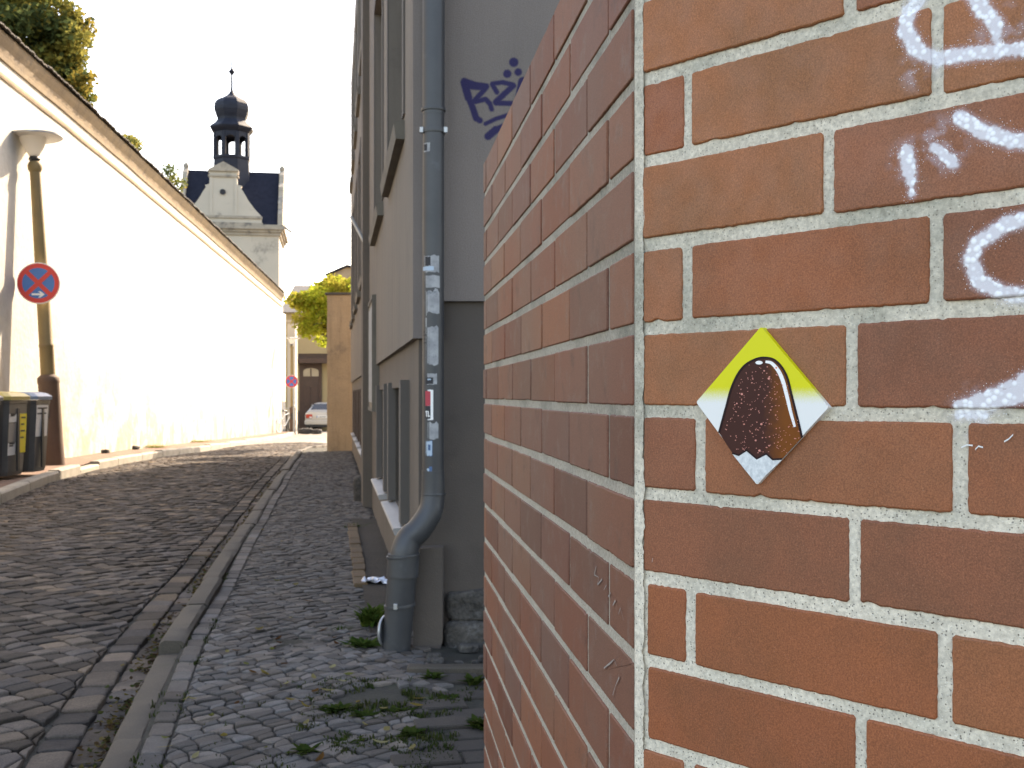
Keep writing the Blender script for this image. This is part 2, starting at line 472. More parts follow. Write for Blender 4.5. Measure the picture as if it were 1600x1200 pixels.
# white spray strokes on the chamfer, in pixels of the photograph
SPRAY = [(1448, -25, 1420, 15, 15), (1420, 15, 1414, 45, 14), (1414, 45, 1432, 78, 14), (1432, 78, 1462, 92, 12), (1462, 92, 1530, 82, 12), (1530, 82, 1620, 74, 12), (1620, 74, 1700, 60, 12),
         (1515, -20, 1535, 15, 14), (1535, 15, 1557, 40, 13), (1557, 42, 1557, 58, 9), (1557, 58, 1556, 72, 6), (1556, 70, 1556, 86, 4),
         (1500, 184, 1535, 205, 12), (1535, 205, 1580, 220, 13), (1580, 220, 1660, 224, 13),
         (1416, 238, 1421, 268, 13), (1421, 268, 1424, 284, 8), (1424, 284, 1425, 304, 4.5), (1460, 230, 1475, 242, 7), (1475, 242, 1490, 256, 10),
         (1625, 335, 1570, 352, 13), (1570, 352, 1528, 380, 13), (1528, 380, 1517, 405, 13), (1517, 405, 1530, 440, 13), (1530, 440, 1570, 460, 13), (1570, 460, 1660, 466, 13),
         (1495, 634, 1600, 594, 6), (1500, 636, 1600, 620, 11), (1520, 636, 1640, 600, 16), (1600, 600, 1680, 560, 18), (1495, 648, 1535, 648, 8)]
segs = []
for (x1, y1, x2, y2, r) in SPRAY:
    a, b_ = wall_tz(x1, y1), wall_tz(x2, y2)
    sc = abs(wall_tz(x1 + 10, y1)[1] - wall_tz(x1 + 10, y1 + 10)[1]) / 10
    segs.append((a[0], a[1], b_[0], b_[1], r * sc * 0.85))
haze_px = [(1440, 105, 22), (1475, 225, 30), (1425, 250, 22), (1520, 645, 26), (1560, 50, 26)]
mist_segs = [(*wall_tz(x, y), *wall_tz(x, y), r * 0.0005) for x, y, r in haze_px]

def stroke_distance(T, Z, strokes):
    d = np.full(len(T), 9.0)
    for (ax, ay, bx, by, r) in strokes:
        bx_, by_ = bx - ax, by - ay
        L2 = max(bx_ * bx_ + by_ * by_, 1e-9)
        h = np.clip(((T - ax) * bx_ + (Z - ay) * by_) / L2, 0, 1)
        d = np.minimum(d, np.hypot(T - ax - h * bx_, Z - ay - h * by_) - r)
    return d
def paint_attr(me):
    """store how far each point of the wall lies from the spray strokes"""
    co = np.empty(len(me.vertices) * 3); me.vertices.foreach_get('co', co); co = co.reshape(-1, 3)
    T = (co[:, 0] - C0.x) * rdir.x + (co[:, 1] - C0.y) * rdir.y
    for nm, sg in (('spray', segs), ('mist', mist_segs)):
        a = me.attributes.new(nm, 'FLOAT', 'POINT')
        a.data.foreach_set('value', stroke_distance(T, co[:, 2], sg).astype(np.float32))

def wall_plane_vec(t):
    pos = t.n('ShaderNodeNewGeometry').outputs['Position']
    tt = t.math('SUBTRACT', t.vmath('DOT_PRODUCT', pos, (rdir.x, rdir.y, 0)), C0.dot(rdir))
    sp = t.n('ShaderNodeSeparateXYZ'); t.l(pos, sp.inputs[0])
    cb = t.n('ShaderNodeCombineXYZ'); t.l(tt, cb.inputs[0]); t.l(sp.outputs[2], cb.inputs[1])
    return cb.outputs[0]

def spray_layer(t, v, base, rough, height, lite=False):
    """white foamy spray paint over base; returns colour, roughness, height"""
    p = wall_plane_vec(t)
    d = t.n('ShaderNodeAttribute', attribute_name='spray').outputs['Fac']
    if lite:
        core = t.mapr(t.math('ADD', d, t.math('MULTIPLY', t.math('SUBTRACT', t.noise(260, p, 3), 0.5), 0.007)), -0.003, 0.0025, 0.92, 0.0)
        return t.mix(core, base, (0.80, 0.81, 0.85, 1)), rough, height
    dm = t.n('ShaderNodeAttribute', attribute_name='mist').outputs['Fac']
    wob = t.math('MULTIPLY', t.math('SUBTRACT', t.noise(190, p, 4), 0.5), 0.007)
    d2 = t.math('ADD', d, wob)
    core = t.mapr(d2, -0.0014, 0.0016, 1.0, 0.0)
    cells = t.voro(190, p)                               # foam bubbles
    dome = t.mapr(cells, 0.1, 0.62, 1.0, 0.0)
    cov = t.math('MULTIPLY', core, t.math('ADD', 0.80, t.math('MULTIPLY', dome, 0.45)), clamp=True)
    speck = t.mapr(t.voro(650, p), 0.16, 0.26, 1.0, 0.0)
    near = t.math('MAXIMUM', t.mapr(d, 0.0, 0.011, 0.75, 0.0), t.math('MULTIPLY', t.mapr(dm, -0.004, 0.020, 0.9, 0.0), t.mapr(t.noise(70, p, 3), 0.42, 0.62)))
    dens = t.math('GREATER_THAN', near, t.voro(650, p, out='Color'))
    mist = t.math('MULTIPLY', speck, dens)
    halo = t.math('MULTIPLY', t.mapr(d, 0.0, 0.005, 0.34, 0.0), t.mapr(t.noise(400, p, 2), 0.3, 0.7, 0.5, 1.0))
    halo = t.math('MAXIMUM', halo, t.math('MULTIPLY', t.mapr(dm, -0.004, 0.016, 0.35, 0.0), t.mapr(t.noise(70, p, 3), 0.42, 0.65)))
    colr = t.mix(halo, base, (0.52, 0.47, 0.55, 1))
    foam = t.mix(dome, (0.74, 0.74, 0.79, 1), (0.93, 0.94, 0.96, 1))
    allw = t.math('MAXIMUM', cov, mist)
    colr = t.mix(allw, colr, foam)
    rg = t.math('ADD', rough, t.math('MULTIPLY', core, -0.2))
    h = t.math('ADD', height, t.math('MULTIPLY', t.math('MULTIPLY', core, t.math('ADD', dome, 0.5)), 1.6))
    return colr, rg, h

def brick_mat(name, sprayed, shaded=0.0):
    m, t, b = new_mat(name)
    v = coords(t)
    oi = t.n('ShaderNodeObjectInfo').outputs['Random']
    c = t.ramp(oi, [(0.0, (0.235, 0.066, 0.034)), (0.2, (0.330, 0.105, 0.042)), (0.4, (0.275, 0.085, 0.042)), (0.6, (0.360, 0.130, 0.052)), (0.8, (0.310, 0.108, 0.052)), (1.0, (0.250, 0.086, 0.044))])
    if shaded:  # shade of the side face is painted into the brick colour
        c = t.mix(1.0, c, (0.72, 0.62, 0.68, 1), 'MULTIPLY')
        c = t.mix(t.math('MULTIPLY', t.mapr(t.noise(1.7, v, 2), 0.3, 0.7, 0.35, 1.0), shaded), c, (0.170, 0.096, 0.072, 1))
    c = t.mix(0.3 if shaded else t.mapr(t.noise(11, v, 5, 0.6), 0.35, 0.68), c, t.mix(1.0, c, (0.80, 0.88, 0.92, 1), 'MULTIPLY'))
    if shaded:                                     # side face: weather smudges, and every brick has its own tone
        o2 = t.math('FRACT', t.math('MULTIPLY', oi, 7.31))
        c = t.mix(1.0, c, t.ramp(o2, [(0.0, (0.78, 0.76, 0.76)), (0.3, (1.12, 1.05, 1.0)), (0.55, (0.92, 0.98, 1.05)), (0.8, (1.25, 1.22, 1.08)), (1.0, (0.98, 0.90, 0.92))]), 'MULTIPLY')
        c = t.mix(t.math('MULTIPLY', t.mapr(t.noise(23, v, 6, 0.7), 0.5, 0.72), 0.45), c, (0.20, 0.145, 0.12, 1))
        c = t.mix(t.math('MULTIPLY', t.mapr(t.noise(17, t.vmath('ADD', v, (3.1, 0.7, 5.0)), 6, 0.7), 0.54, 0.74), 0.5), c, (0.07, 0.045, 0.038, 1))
    grain = t.noise(700, v, 3, 0.7)
    c = t.mix(0.4 if shaded else 0.5, c, t.mix(1.0, c, t.ramp(grain, [(0.30, 0.35), (0.5, 1.0), (0.72, 1.9)]), 'MULTIPLY'))
    spk = t.math('MULTIPLY', t.mapr(t.voro(420, v), 0.05, 0.14, 1.0, 0.0), t.math('GREATER_THAN', t.voro(420, v, out='Color'), 0.62))
    c = t.mix(t.math('MULTIPLY', spk, 0.55), c, (0.50, 0.33, 0.24, 1))
    dk = t.math('MULTIPLY', t.mapr(t.voro(160, v), 0.03, 0.10, 1.0, 0.0), t.math('GREATER_THAN', t.voro(160, v, out='Color'), 0.72))
    c = t.mix(t.math('MULTIPLY', dk, 0.7), c, (0.07, 0.035, 0.028, 1))
    h = t.math('ADD', t.math('MULTIPLY', grain, 0.55), t.math('SUBTRACT', t.math('MULTIPLY', spk, 0.8), t.math('MULTIPLY', dk, 0.8)))
    if not shaded: h = t.math('ADD', h, t.math('MULTIPLY', t.noise(60, v, 3), 0.8))
    rg = t.math('ADD', 0.7, 0.0) if shaded else t.mapr(t.noise(40, v, 3), 0.3, 0.7, 0.45, 0.65)
    if sprayed:
        c, rg, h = spray_layer(t, v, c, rg, h)
    t.l(c, b.inputs['Base Color']); t.l(rg, b.inputs['Roughness'])
    b.inputs['Specular IOR Level'].default_value = 0.2 if shaded else 0.35
    bump(t, b, h, 0.3 if shaded else 0.42, 0.0005)
    return m
M['brick'] = brick_mat('clinker_brick', False)
M['brick_side'] = brick_mat('clinker_brick_shaded_weathered', False, 0.85)  # same bricks as the chamfer, with shade mixed into their colour
M['brick_spray'] = brick_mat('clinker_brick_sprayed', True)

def mortar_mat(name, sprayed, dark=1.0):
    m, t, b = new_mat(name)
    v = coords(t)
    sep = t.n('ShaderNodeSeparateXYZ'); t.l(v, sep.inputs[0])
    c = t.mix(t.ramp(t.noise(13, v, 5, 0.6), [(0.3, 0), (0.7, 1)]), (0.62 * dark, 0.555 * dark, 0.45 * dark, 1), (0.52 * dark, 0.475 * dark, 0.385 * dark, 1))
    c = t.mix(t.mapr(t.noise(6, v, 5, 0.65), 0.44, 0.68), c, (0.34 * dark, 0.325 * dark, 0.26 * dark, 1))
    coarse = t.mapr(sep.outputs[2], 0.85, 1.12, 1.0, 0.55)           # coarser sand was used for the lower courses
    c = t.mix(t.math('MULTIPLY', t.mapr(sep.outputs[2], 0.85, 1.05, 1.0, 0.0), 0.5), c, (0.74 * dark, 0.665 * dark, 0.55 * dark, 1))
    g1 = t.math('MULTIPLY', t.mapr(t.voro(360, v), 0.16, 0.34, 1.0, 0.0), t.math('GREATER_THAN', t.voro(360, v, out='Color'), 0.50))
    c = t.mix(t.math('MULTIPLY', t.math('MULTIPLY', g1, coarse), 0.85), c, (0.105, 0.09, 0.075, 1))
    g2 = t.math('MULTIPLY', t.mapr(t.voro(300, t.vmath('ADD', v, (3.3, 1.7, 5.1))), 0.12, 0.3, 1.0, 0.0), coarse)
    c = t.mix(t.math('MULTIPLY', g2, 0.6), c, (0.68 * dark, 0.64 * dark, 0.55 * dark, 1))
    mot = t.noise(210, v, 3, 0.7)
    c = t.mix(0.8, c, t.mix(1.0, c, t.ramp(mot, [(0.3, 0.72), (0.7, 1.40)]), 'MULTIPLY'))
    h = t.math('ADD', mot, t.math('SUBTRACT', g2, g1))
    h = t.math('ADD', h, t.math('MULTIPLY', t.noise(70, v, 3), 1.5))
    rg = t.math('ADD', 0.95, 0.0)
    if sprayed: c, rg, h = spray_layer(t, v, c, rg, h)
    t.l(c, b.inputs['Base Color']); t.l(rg, b.inputs['Roughness'])
    bump(t, b, h, 0.6, 0.0005)
    return m
M['mortar'] = mortar_mat('mortar', False)
M['mortar_side'] = mortar_mat('mortar_shaded', False, 0.56)  # same mortar, darkened: the side face's shade is put into its colour
M['mortar_spray'] = mortar_mat('mortar_sprayed', True)

# grey end wall of the house with a blue spray tag
TY = 4.575
TAG = [(190, 440, 240, 620, 45), (240, 620, 290, 740, 36), (290, 740, 330, 860, 38), (330, 860, 375, 888, 34), (190, 425, 300, 465, 38), (300, 465, 450, 485, 34), (220, 490, 420, 505, 30),
       (450, 500, 300, 665, 30), (300, 672, 440, 638, 28), (440, 638, 490, 690, 30), (490, 690, 512, 755, 28),
       (520, 465, 572, 555, 28), (520, 455, 640, 440, 26), (640, 440, 760, 468, 28), (765, 480, 560, 668, 34), (560, 682, 820, 690, 30),
       (875, 430, 840, 620, 52), (770, 205, 770, 205, 54), (695, 340, 695, 340, 48), (823, 320, 823, 320, 44),
       (440, 925, 560, 868, 24), (560, 868, 790, 795, 24), (470, 1072, 560, 995, 44), (560, 995, 720, 930, 36)]
tsegs = []
for (x1, y1, x2, y2, r) in TAG:
    a = at(700 + x1 / 7.5, 70 + y1 / 7.5, TY); b_ = at(700 + x2 / 7.5, 70 + y2 / 7.5, TY)
    tsegs.append((a.x, a.z, b_.x, b_.z, r / 7.5 / F * TY * 1.0))
G_TAG = sdf_group('blue_tag', tsegs)
m, t, b = new_mat('grey_end_plaster')
v = coords(t)
sep = t.n('ShaderNodeSeparateXYZ'); t.l(v, sep.inputs[0])
c = t.mix(t.ramp(t.noise(1.8, v, 6), [(0.3, 0), (0.7, 1)]), (0.180, 0.150, 0.135, 1), (0.158, 0.134, 0.122, 1))
mp = t.n('ShaderNodeMapping'); mp.inputs['Scale'].default_value = (6, 6, 0.5); t.l(v, mp.inputs[0])
c = t.mix(t.math('MULTIPLY', t.mapr(t.noise(1.0, mp.outputs[0], 6, 0.7), 0.45, 0.78), 0.5), c, (0.10, 0.085, 0.075, 1))
c = t.mix(0.3, c, t.mix(1.0, c, t.ramp(t.noise(240, v, 3), [(0.3, 0.4), (0.7, 1.6)]), 'MULTIPLY'))
pv = t.n('ShaderNodeCombineXYZ'); t.l(sep.outputs[0], pv.inputs[0]); t.l(sep.outputs[2], pv.inputs[1])
gn = t.n('ShaderNodeGroup'); gn.node_tree = G_TAG; t.l(pv.outputs[0], gn.inputs[0])
dd = t.math('ADD', gn.outputs[0], t.math('MULTIPLY', t.math('SUBTRACT', t.noise(160, v, 3), 0.5), 0.006))
c = t.mix(t.mapr(dd, -0.004, 0.005, 0.96, 0.0), c, (0.014, 0.011, 0.062, 1))
t.l(c, b.inputs['Base Color']); b.inputs['Roughness'].default_value = 0.93
bump(t, b, t.noise(210, v, 4, 0.6), 0.55, 0.004)
M['endplaster'] = m

# ================================================================ GROUND, ROAD, PAVEMENT
def strip(name, fx0, fx1, ys, fz, mat, nx=8, kind='structure', parent=None):
    mb = MB()
    vs = []
    for y in ys:
        a, b_ = fx0(y), fx1(y)
        for i in range(nx + 1):
            x = a + (b_ - a) * i / nx
            vs.append((x, y, fz(x, y)))
    fs = [(j * (nx + 1) + i, j * (nx + 1) + i + 1, (j + 1) * (nx + 1) + i + 1, (j + 1) * (nx + 1) + i) for j in range(len(ys) - 1) for i in range(nx)]
    mb.add(vs, fs)
    o = mb.build(name, mat, parent, smooth=True)
    if kind and parent is None: tag(o, kind=kind)
    return o
def frange(a, b, s):
    n = max(1, int(round((b - a) / s)))
    return [a + (b - a) * i / n for i in range(n + 1)]

ys_far = [-60, -20, -6] + frange(-5, 80, 1.0) + [90, 120, 200, 400]
ground = strip('ground', lambda y: -250, lambda y: 250, ys_far, lambda x, y: g(y) - 0.17, M['earth'], 2)

# paving in the material beyond the distance where single setts can be told apart
m, t, b = new_mat('far_setts')
v = coords(t)
vd = t.voro(8.0, v, feature='DISTANCE_TO_EDGE', rand=0.55)
vc = t.voro(8.0, v, out='Color', rand=0.55)
c = t.mix(t.ramp(vc, [(0, 0), (1, 1)]), (0.20, 0.175, 0.145, 1), (0.27, 0.24, 0.20, 1))
c = t.mix(t.mapr(vd, 0.02, 0.09, 1.0, 0.0), c, (0.09, 0.08, 0.06, 1))
t.l(c, b.inputs['Base Color']); b.inputs['Roughness'].default_value = 0.85
bump(t, b, t.mapr(vd, 0.0, 0.12), 0.6, 0.02)
M['farsett'] = m
YS_SETT = 30.0
road = strip('road', lambda y: XL(y) - 0.02, lambda y: XK(y) + 0.02, frange(-3, YS_SETT, 0.5), lambda x, y: zroad(x, y) - 0.013, M['joint_earth'], 16)
road_far = strip('road_surface', lambda y: XL(y) - 0.02, lambda y: XK(y) + 0.02, frange(YS_SETT, 75, 1.5), lambda x, y: zroad(x, y) - 0.004, M['farsett'], 12, parent=road)
side = strip('side_street_surface', lambda y: XK(y) + 0.02, lambda y: 14, frange(24.6, 75, 1.5), lambda x, y: g(y) - 0.10, M['farsett'], 8, parent=road)

def lattice_stones(origin, ang, pitch, nu, nv, jit, warp, inside, gap, hfun, hvar, tonefn, rng, tilt=0.004, offset_rows=False, lims=None, drop=0.007):
    """quadrilateral stones on a jittered lattice -> list of (verts, faces, tone, centre)"""
    ca, sa = math.cos(ang), math.sin(ang)
    pu, pv_ = pitch
    P = {}
    def pt(i, j):
        k = (i, j)
        if k not in P:
            r2 = random.Random(i * 7919 + j * 104729 + 13)
            u = i * pu + (r2.random() - .5) * jit * pu
            w = j * pv_ + (r2.random() - .5) * jit * pv_
            if offset_rows and (j % 2): pass
            x = origin[0] + u * ca - w * sa
            y = origin[1] + u * sa + w * ca
            dx, dy = warp(x, y)
            P[k] = (x + dx, y + dy)
        return P[k]
    out = []
    for j in range(-nv, nv):
        for i in range(-nu, nu):
            q = [pt(i, j), pt(i + 1, j), pt(i + 1, j + 1), pt(i, j + 1)]
            cx = sum(p[0] for p in q) / 4; cy = sum(p[1] for p in q) / 4
            if not inside(cx, cy): continue
            if lims:
                q = [(min(max(x, lims[0](y)), lims[1](y)), y) for x, y in q]
                ar = abs(sum(q[k][0] * q[(k + 1) % 4][1] - q[(k + 1) % 4][0] * q[k][1] for k in range(4))) / 2
                if ar < 0.12 * pu * pv_: continue
            st = stone(q, gap, hfun, hvar, rng, tilt, drop=drop)
            out.append((st[0], st[1], tonefn(rng), (cx, cy)))
    return out

def stone(q, gap, hfun, hvar, rng, tilt=0.004, round_=0.20, drop=0.007):
    cx = sum(p[0] for p in q) / 4; cy = sum(p[1] for p in q) / 4
    h = hfun(cx, cy) + (rng.random() - .5) * hvar
    tx, ty = (rng.random() - .5) * tilt * 16, (rng.random() - .5) * tilt * 16
    def ring(ins, dz, corner):
        r = []
        n = len(q)
        for k in range(n):
            p, a, c = q[k], q[k - 1], q[(k + 1) % n]
            for o in (a, c):
                e = ((o[0] - p[0]) * corner, (o[1] - p[1]) * corner)
                x, y = p[0] + e[0], p[1] + e[1]
                dx, dy = cx - x, cy - y
                L = math.hypot(dx, dy) or 1
                x += dx / L * ins; y += dy / L * ins
                r.append((x, y, h + dz + (x - cx) * tx + (y - cy) * ty))
        return r
    a = ring(gap * 0.5, -0.05, 0.06)
    bq = ring(gap * 0.6, -drop * 0.85, 0.10)
    c = ring(gap * 0.6 + drop * 0.55, -drop * 0.2, 0.17)
    d = ring(gap * 0.6 + drop * 1.7, 0.0, round_)
    n = 8
    vs = a + bq + c + d
    fs = [(k * n + i, k * n + (i + 1) % n, (k + 1) * n + (i + 1) % n, (k + 1) * n + i) for k in range(3) for i in range(n)]
    fs.append(tuple(range(3 * n, 4 * n)))
    return vs, fs

def in_frame(x, y, m=0.0):
    if y < 0.5: return False
    px = CX + F * x / y; py = CY + F * CAMZ / y
    return -40 * m < px < 760 and py < 1215

def emit(stones, parent, name, mass_name, mat, limit):
    """the stones that show largest become objects, the rest one mass"""
    vis = sorted((s for s in stones if in_frame(*s[3])), key=lambda s: s[3][1])
    top = vis[:limit]
    ids = set(id(s) for s in top)
    for s in top:
        mb = MB(); mb.add(s[0], s[1])
        mb.build(name, mat, parent, smooth=False, cols=[(*s[2], 1)] * len(s[0]))
    mb = MB(); cols = []
    for s in stones:
        if id(s) in ids: continue
        mb.add(s[0], s[1]); cols += [(*s[2], 1)] * len(s[0])
    tag(mb.build(mass_name, mat, parent, smooth=False, cols=cols), kind='stuff')

def tone_sett(r):
    k = 0.45 + 1.1 * r.random() ** 1.6
    w = (r.random() - .4) * 0.20
    if r.random() < 0.12: k *= 1.35; w += 0.12
    return (k * (1 + w), k * (1 + w * 0.35), k * (1 - w * 0.6))
def tone_cob(r):
    k = 0.48 + 1.0 * r.random()
    w = (r.random() - .45) * 0.14
    return (k * (1 + w), k, k * (1 - w))

GUT = 0.25           # two gutter rows of larger setts beside the kerb
rg = random.Random(3)
def inside_road(x, y):
    return 1.5 < y < YS_SETT and XL(y) - 0.05 < x < XK(y) - GUT + 0.05 and x > -0.47 * y - 1.4
setts = lattice_stones((-3.5, 14), R(52), (0.108, 0.100), 210, 210, 0.26, lambda x, y: (0.03 * math.sin(y * 1.3), 0.03 * math.sin(x * 1.9 + y * 0.7)), inside_road, 0.009, zroad, 0.010, tone_sett, rg, 0.006, lims=(lambda y: XL(y) + .005, lambda y: XK(y) - GUT - .002), drop=0.006)
gut = []
for row in range(2):
    y = 1.2
    while y < YS_SETT:
        L = rg.uniform(0.12, 0.21)
        x1 = lambda yy: XK(yy) - GUT + row * 0.125
        q = [(x1(y), y), (x1(y) + 0.125, y + 0.02), (x1(y + L) + 0.125, y + L + 0.02), (x1(y + L), y + L)]
        q = [(a + rg.uniform(-.006, .006), b_ + rg.uniform(-.008, .008)) for a, b_ in q]
        vs, fs = stone(q, 0.009, lambda a, b_: zroad(a, b_) + 0.002, 0.008, rg, 0.006)
        tn = tone_sett(rg)
        gut.append((vs, fs, tuple(0.95 * c_ for c_ in tn), ((q[0][0] + q[2][0]) / 2, (q[0][1] + q[2][1]) / 2)))
        y += L
emit(setts + gut, road, 'sett', 'distant_setts', M['sett'], 300)

# kerb between road and pavement
kerb = tag(thing('kerb', (XK(3), 3, 0), None, None), kind='structure')
y = 0.6
kr = random.Random(11)
kerb_marks = []
while y < 26:
    L = kr.uniform(0.75, 1.25)
    if 4.55 < y < 4.7: L = 0.9
    y1 = y + L - 0.018
    low = -0.035 if y1 < 4.75 else 0.0
    zt = 0.012 + low + kr.uniform(-0.010, 0.010)
    sh = kr.uniform(-0.010, 0.010)
    def kp(u, yy, z, sh=sh): return Vector((XK(yy) + sh + u, yy, g(yy) + z))
    mb = MB()
    n = 16
    prof = [(0, -0.16), (0.0, zt - 0.022), (0.006, zt - 0.008), (0.02, zt), (KW - 0.016, zt + 0.002), (KW, zt - 0.010), (KW, -0.16)]
    vs = []
    for i in range(n + 1):
        yy = y + (y1 - y) * i / n
        e = 0.006 if i in (0, n) else 0.0
        for (u, z) in prof:
            wob = mnoise.noise(Vector((u * 30, yy * 6, z * 20))) * 0.006 + mnoise.noise(Vector((u * 60, yy * 22, z * 20))) * 0.003
            vs.append(kp(u + wob, yy, z - (e if z > -0.1 else 0) + wob * 0.6))
    m_ = len(prof)
    fs = [(i * m_ + k, (i + 1) * m_ + k, (i + 1) * m_ + k + 1, i * m_ + k + 1) for i in range(n) for k in range(m_ - 1)]
    fs += [tuple(range(m_)), tuple(n * m_ + k for k in range(m_ - 1, -1, -1))]
    mb.add(vs, fs)
    shade_auto(fix_normals(mb.build('kerb_stone', M['kerb'], kerb)), 35)
    y += L

# pavement of small mosaic stones
walk = strip('sidewalk', lambda y: XK(y) + KW - 0.01, lambda y: (XF(y) + 0.08 if y > 4.7 else 0.9), frange(-1.0, 4.6, 0.2) + frange(4.75, 24.5, 0.5), lambda x, y: zwalk(x, y) - 0.009, M['joint_earth'], 14)
def edge_right(y):
    if y > 9.0: return XF(y) - 0.03
    if y > 5.2: return XF(y) - 0.22
    if y > 4.2: return -0.34 - 0.0 * y
    return -0.24 + 0.05 * math.sin(y * 5)
def bare(x, y):      # patch of trodden earth where stones are lost
    return ((x + 0.42) / 0.16) ** 2 + ((y - 3.72) / 0.16) ** 2 < 1
def inside_walk(x, y):
    return 1.6 < y < 21.9 and XK(y) + KW + 0.06 < x < edge_right(y) and not bare(x, y) and ((x + 0.44) ** 2 + (y - 4.45) ** 2 > 0.005)
def warp_walk(x, y):
    return (0.06 * math.sin(y * 2.4 + x * 1.3) + 0.02 * math.sin(y * 7), 0.07 * math.sin(x * 4.1 + y * 0.9))
rc = random.Random(5)
cobs = lattice_stones((-1.6, 11), R(38), (0.060, 0.048), 270, 300, 0.60, warp_walk, inside_walk, 0.0050, zwalk, 0.008, tone_cob, rc, 0.006, lims=(lambda y: XK(y) + KW + .083, lambda y: 9), drop=0.0042)
y = 1.0
while y < 20:
    L = rc.uniform(0.10, 0.17)
    x1 = lambda yy: XK(yy) + KW + 0.005
    q = [(x1(y), y), (x1(y) + 0.075, y), (x1(y + L) + 0.075, y + L), (x1(y + L), y + L)]
    vs, fs = stone(q, 0.006, zwalk, 0.006, rc, 0.004, drop=0.0045)
    cobs.append((vs, fs, tone_cob(rc), ((q[0][0] + q[2][0]) / 2, (q[0][1] + q[2][1]) / 2)))
    y += L
emit(cobs, walk, 'cobblestone', 'distant_cobblestones', M['cobble'], 300)

# brown concrete pavers beside the brick wall
path = tag(strip('paver_path', lambda y: -0.30, lambda y: 0.9, frange(0.8, 4.02, 0.3), lambda x, y: zwalk(x, y) - 0.013, M['joint_earth'], 6), kind='structure')
rp = random.Random(8)
Mp = Matrix.Translation((-0.05, 3.2, 0)) @ Matrix.Rotation(R(12), 4, 'Z')
for j in range(-13, 9):
    for i in range(-4, 6):
        x0 = i * 0.205 + (0.1 if j % 2 else 0); y0 = j * 0.105
        c = Mp @ Vector((x0 + .1, y0 + .05, 0))
        lx = C0.x + ldir.x / ldir.y * (c.y - C0.y)
        if not (-0.26 < c.x < 0.5 and c.y < 4.0 and c.x < lx + 0.12): continue
        z = zwalk(c.x, c.y) + rp.uniform(-.005, .005)
        MB().bbox(x0 + .004, x0 + .199, y0 + .004, y0 + .099, z - .05, z, 0.004, Mp).build('paver', M['paver'], path)

# strip of bare earth and the row of edging bricks along the house foot
earth_bed = strip('earth_bed', lambda y: XF(y) - 0.20, lambda y: XF(y) + 0.06, frange(4.75, 9.2, 0.3), lambda x, y: zwalk(x, y) + 0.006 + 0.006 * math.sin(9 * y), M['earth'], 3)
edge_row = thing('brick_edging', (XF(6) - 0.2, 6, 0), 'row of weathered ochre bricks edging the earth strip along the house foot', 'brick edging')
y = 5.95
while y < 8.6:
    L = 0.215 if rp.random() < 0.7 else 0.12
    x = XF(y) - 0.245
    Me = Matrix.Translation((x, y, zwalk(x, y))) @ Matrix.Rotation(R(9.4) + rp.uniform(-.04, .04), 4, 'Z')
    MB().bbox(0, 0.075, 0.004, L - 0.004, -0.06, 0.014 + rp.uniform(-.004, .006), 0.005, Me).build('brick', M['edging'], edge_row)
    y += L

# far side: kerb, verge and earth
verge = strip('verge', lambda y: XW(y) - 0.1, lambda y: XL(y) - 0.13, frange(6, 50, 0.8), lambda x, y: g(y) + 0.0 + 0.01 * math.sin(3 * y + 2 * x), M['red_earth'], 6)
far_kerb = tag(thing('far_kerb', (XL(14), 14, 0), None, None), kind='structure')
y = 7.0
while y < 48:
    L = kr.uniform(1.0, 1.7)
    y1 = y + L - 0.02
    zt = 0.03 + kr.uniform(-.015, .012)
    if 14.6 < y < 16.4: zt -= 0.05
    mb = MB()
    vs = []
    prof = [(-0.16, -0.16), (-0.16, zt - 0.01), (-0.14, zt), (-0.02, zt), (0.0, zt - 0.02), (0.0, -0.16)]
    for yy in (y, (y + y1) / 2, y1):
        for (u, z) in prof: vs.append((XL(yy) + u, yy, g(yy) + z))
    k6 = len(prof)
    fs = [(i * k6 + k, (i + 1) * k6 + k, (i + 1) * k6 + k + 1, i * k6 + k + 1) for i in range(2) for k in range(k6 - 1)] + [tuple(range(k6)), tuple(2 * k6 + k for k in range(k6 - 1, -1, -1))]
    mb.add(vs, fs)
    fix_normals(mb.build('kerb_stone', M['pale_kerb'], far_kerb))
    y += L

# ================================================================ BRICK WALL
PITCH = 0.083
ZJ = CAMZ - 0.0161                        # height of one bed joint
NTOP = 7
wall = thing('brick_wall', (C0.x, C0.y, 0), 'red brown clinker brick wall with chamfered corner and white spray paint, filling the right foreground', 'brick wall')
ZTOP = ZJ + NTOP * PITCH - 0.006
NLOW = -int((ZJ) / PITCH) - 1
LEN_L, LEN_R = 1.565, 2.2

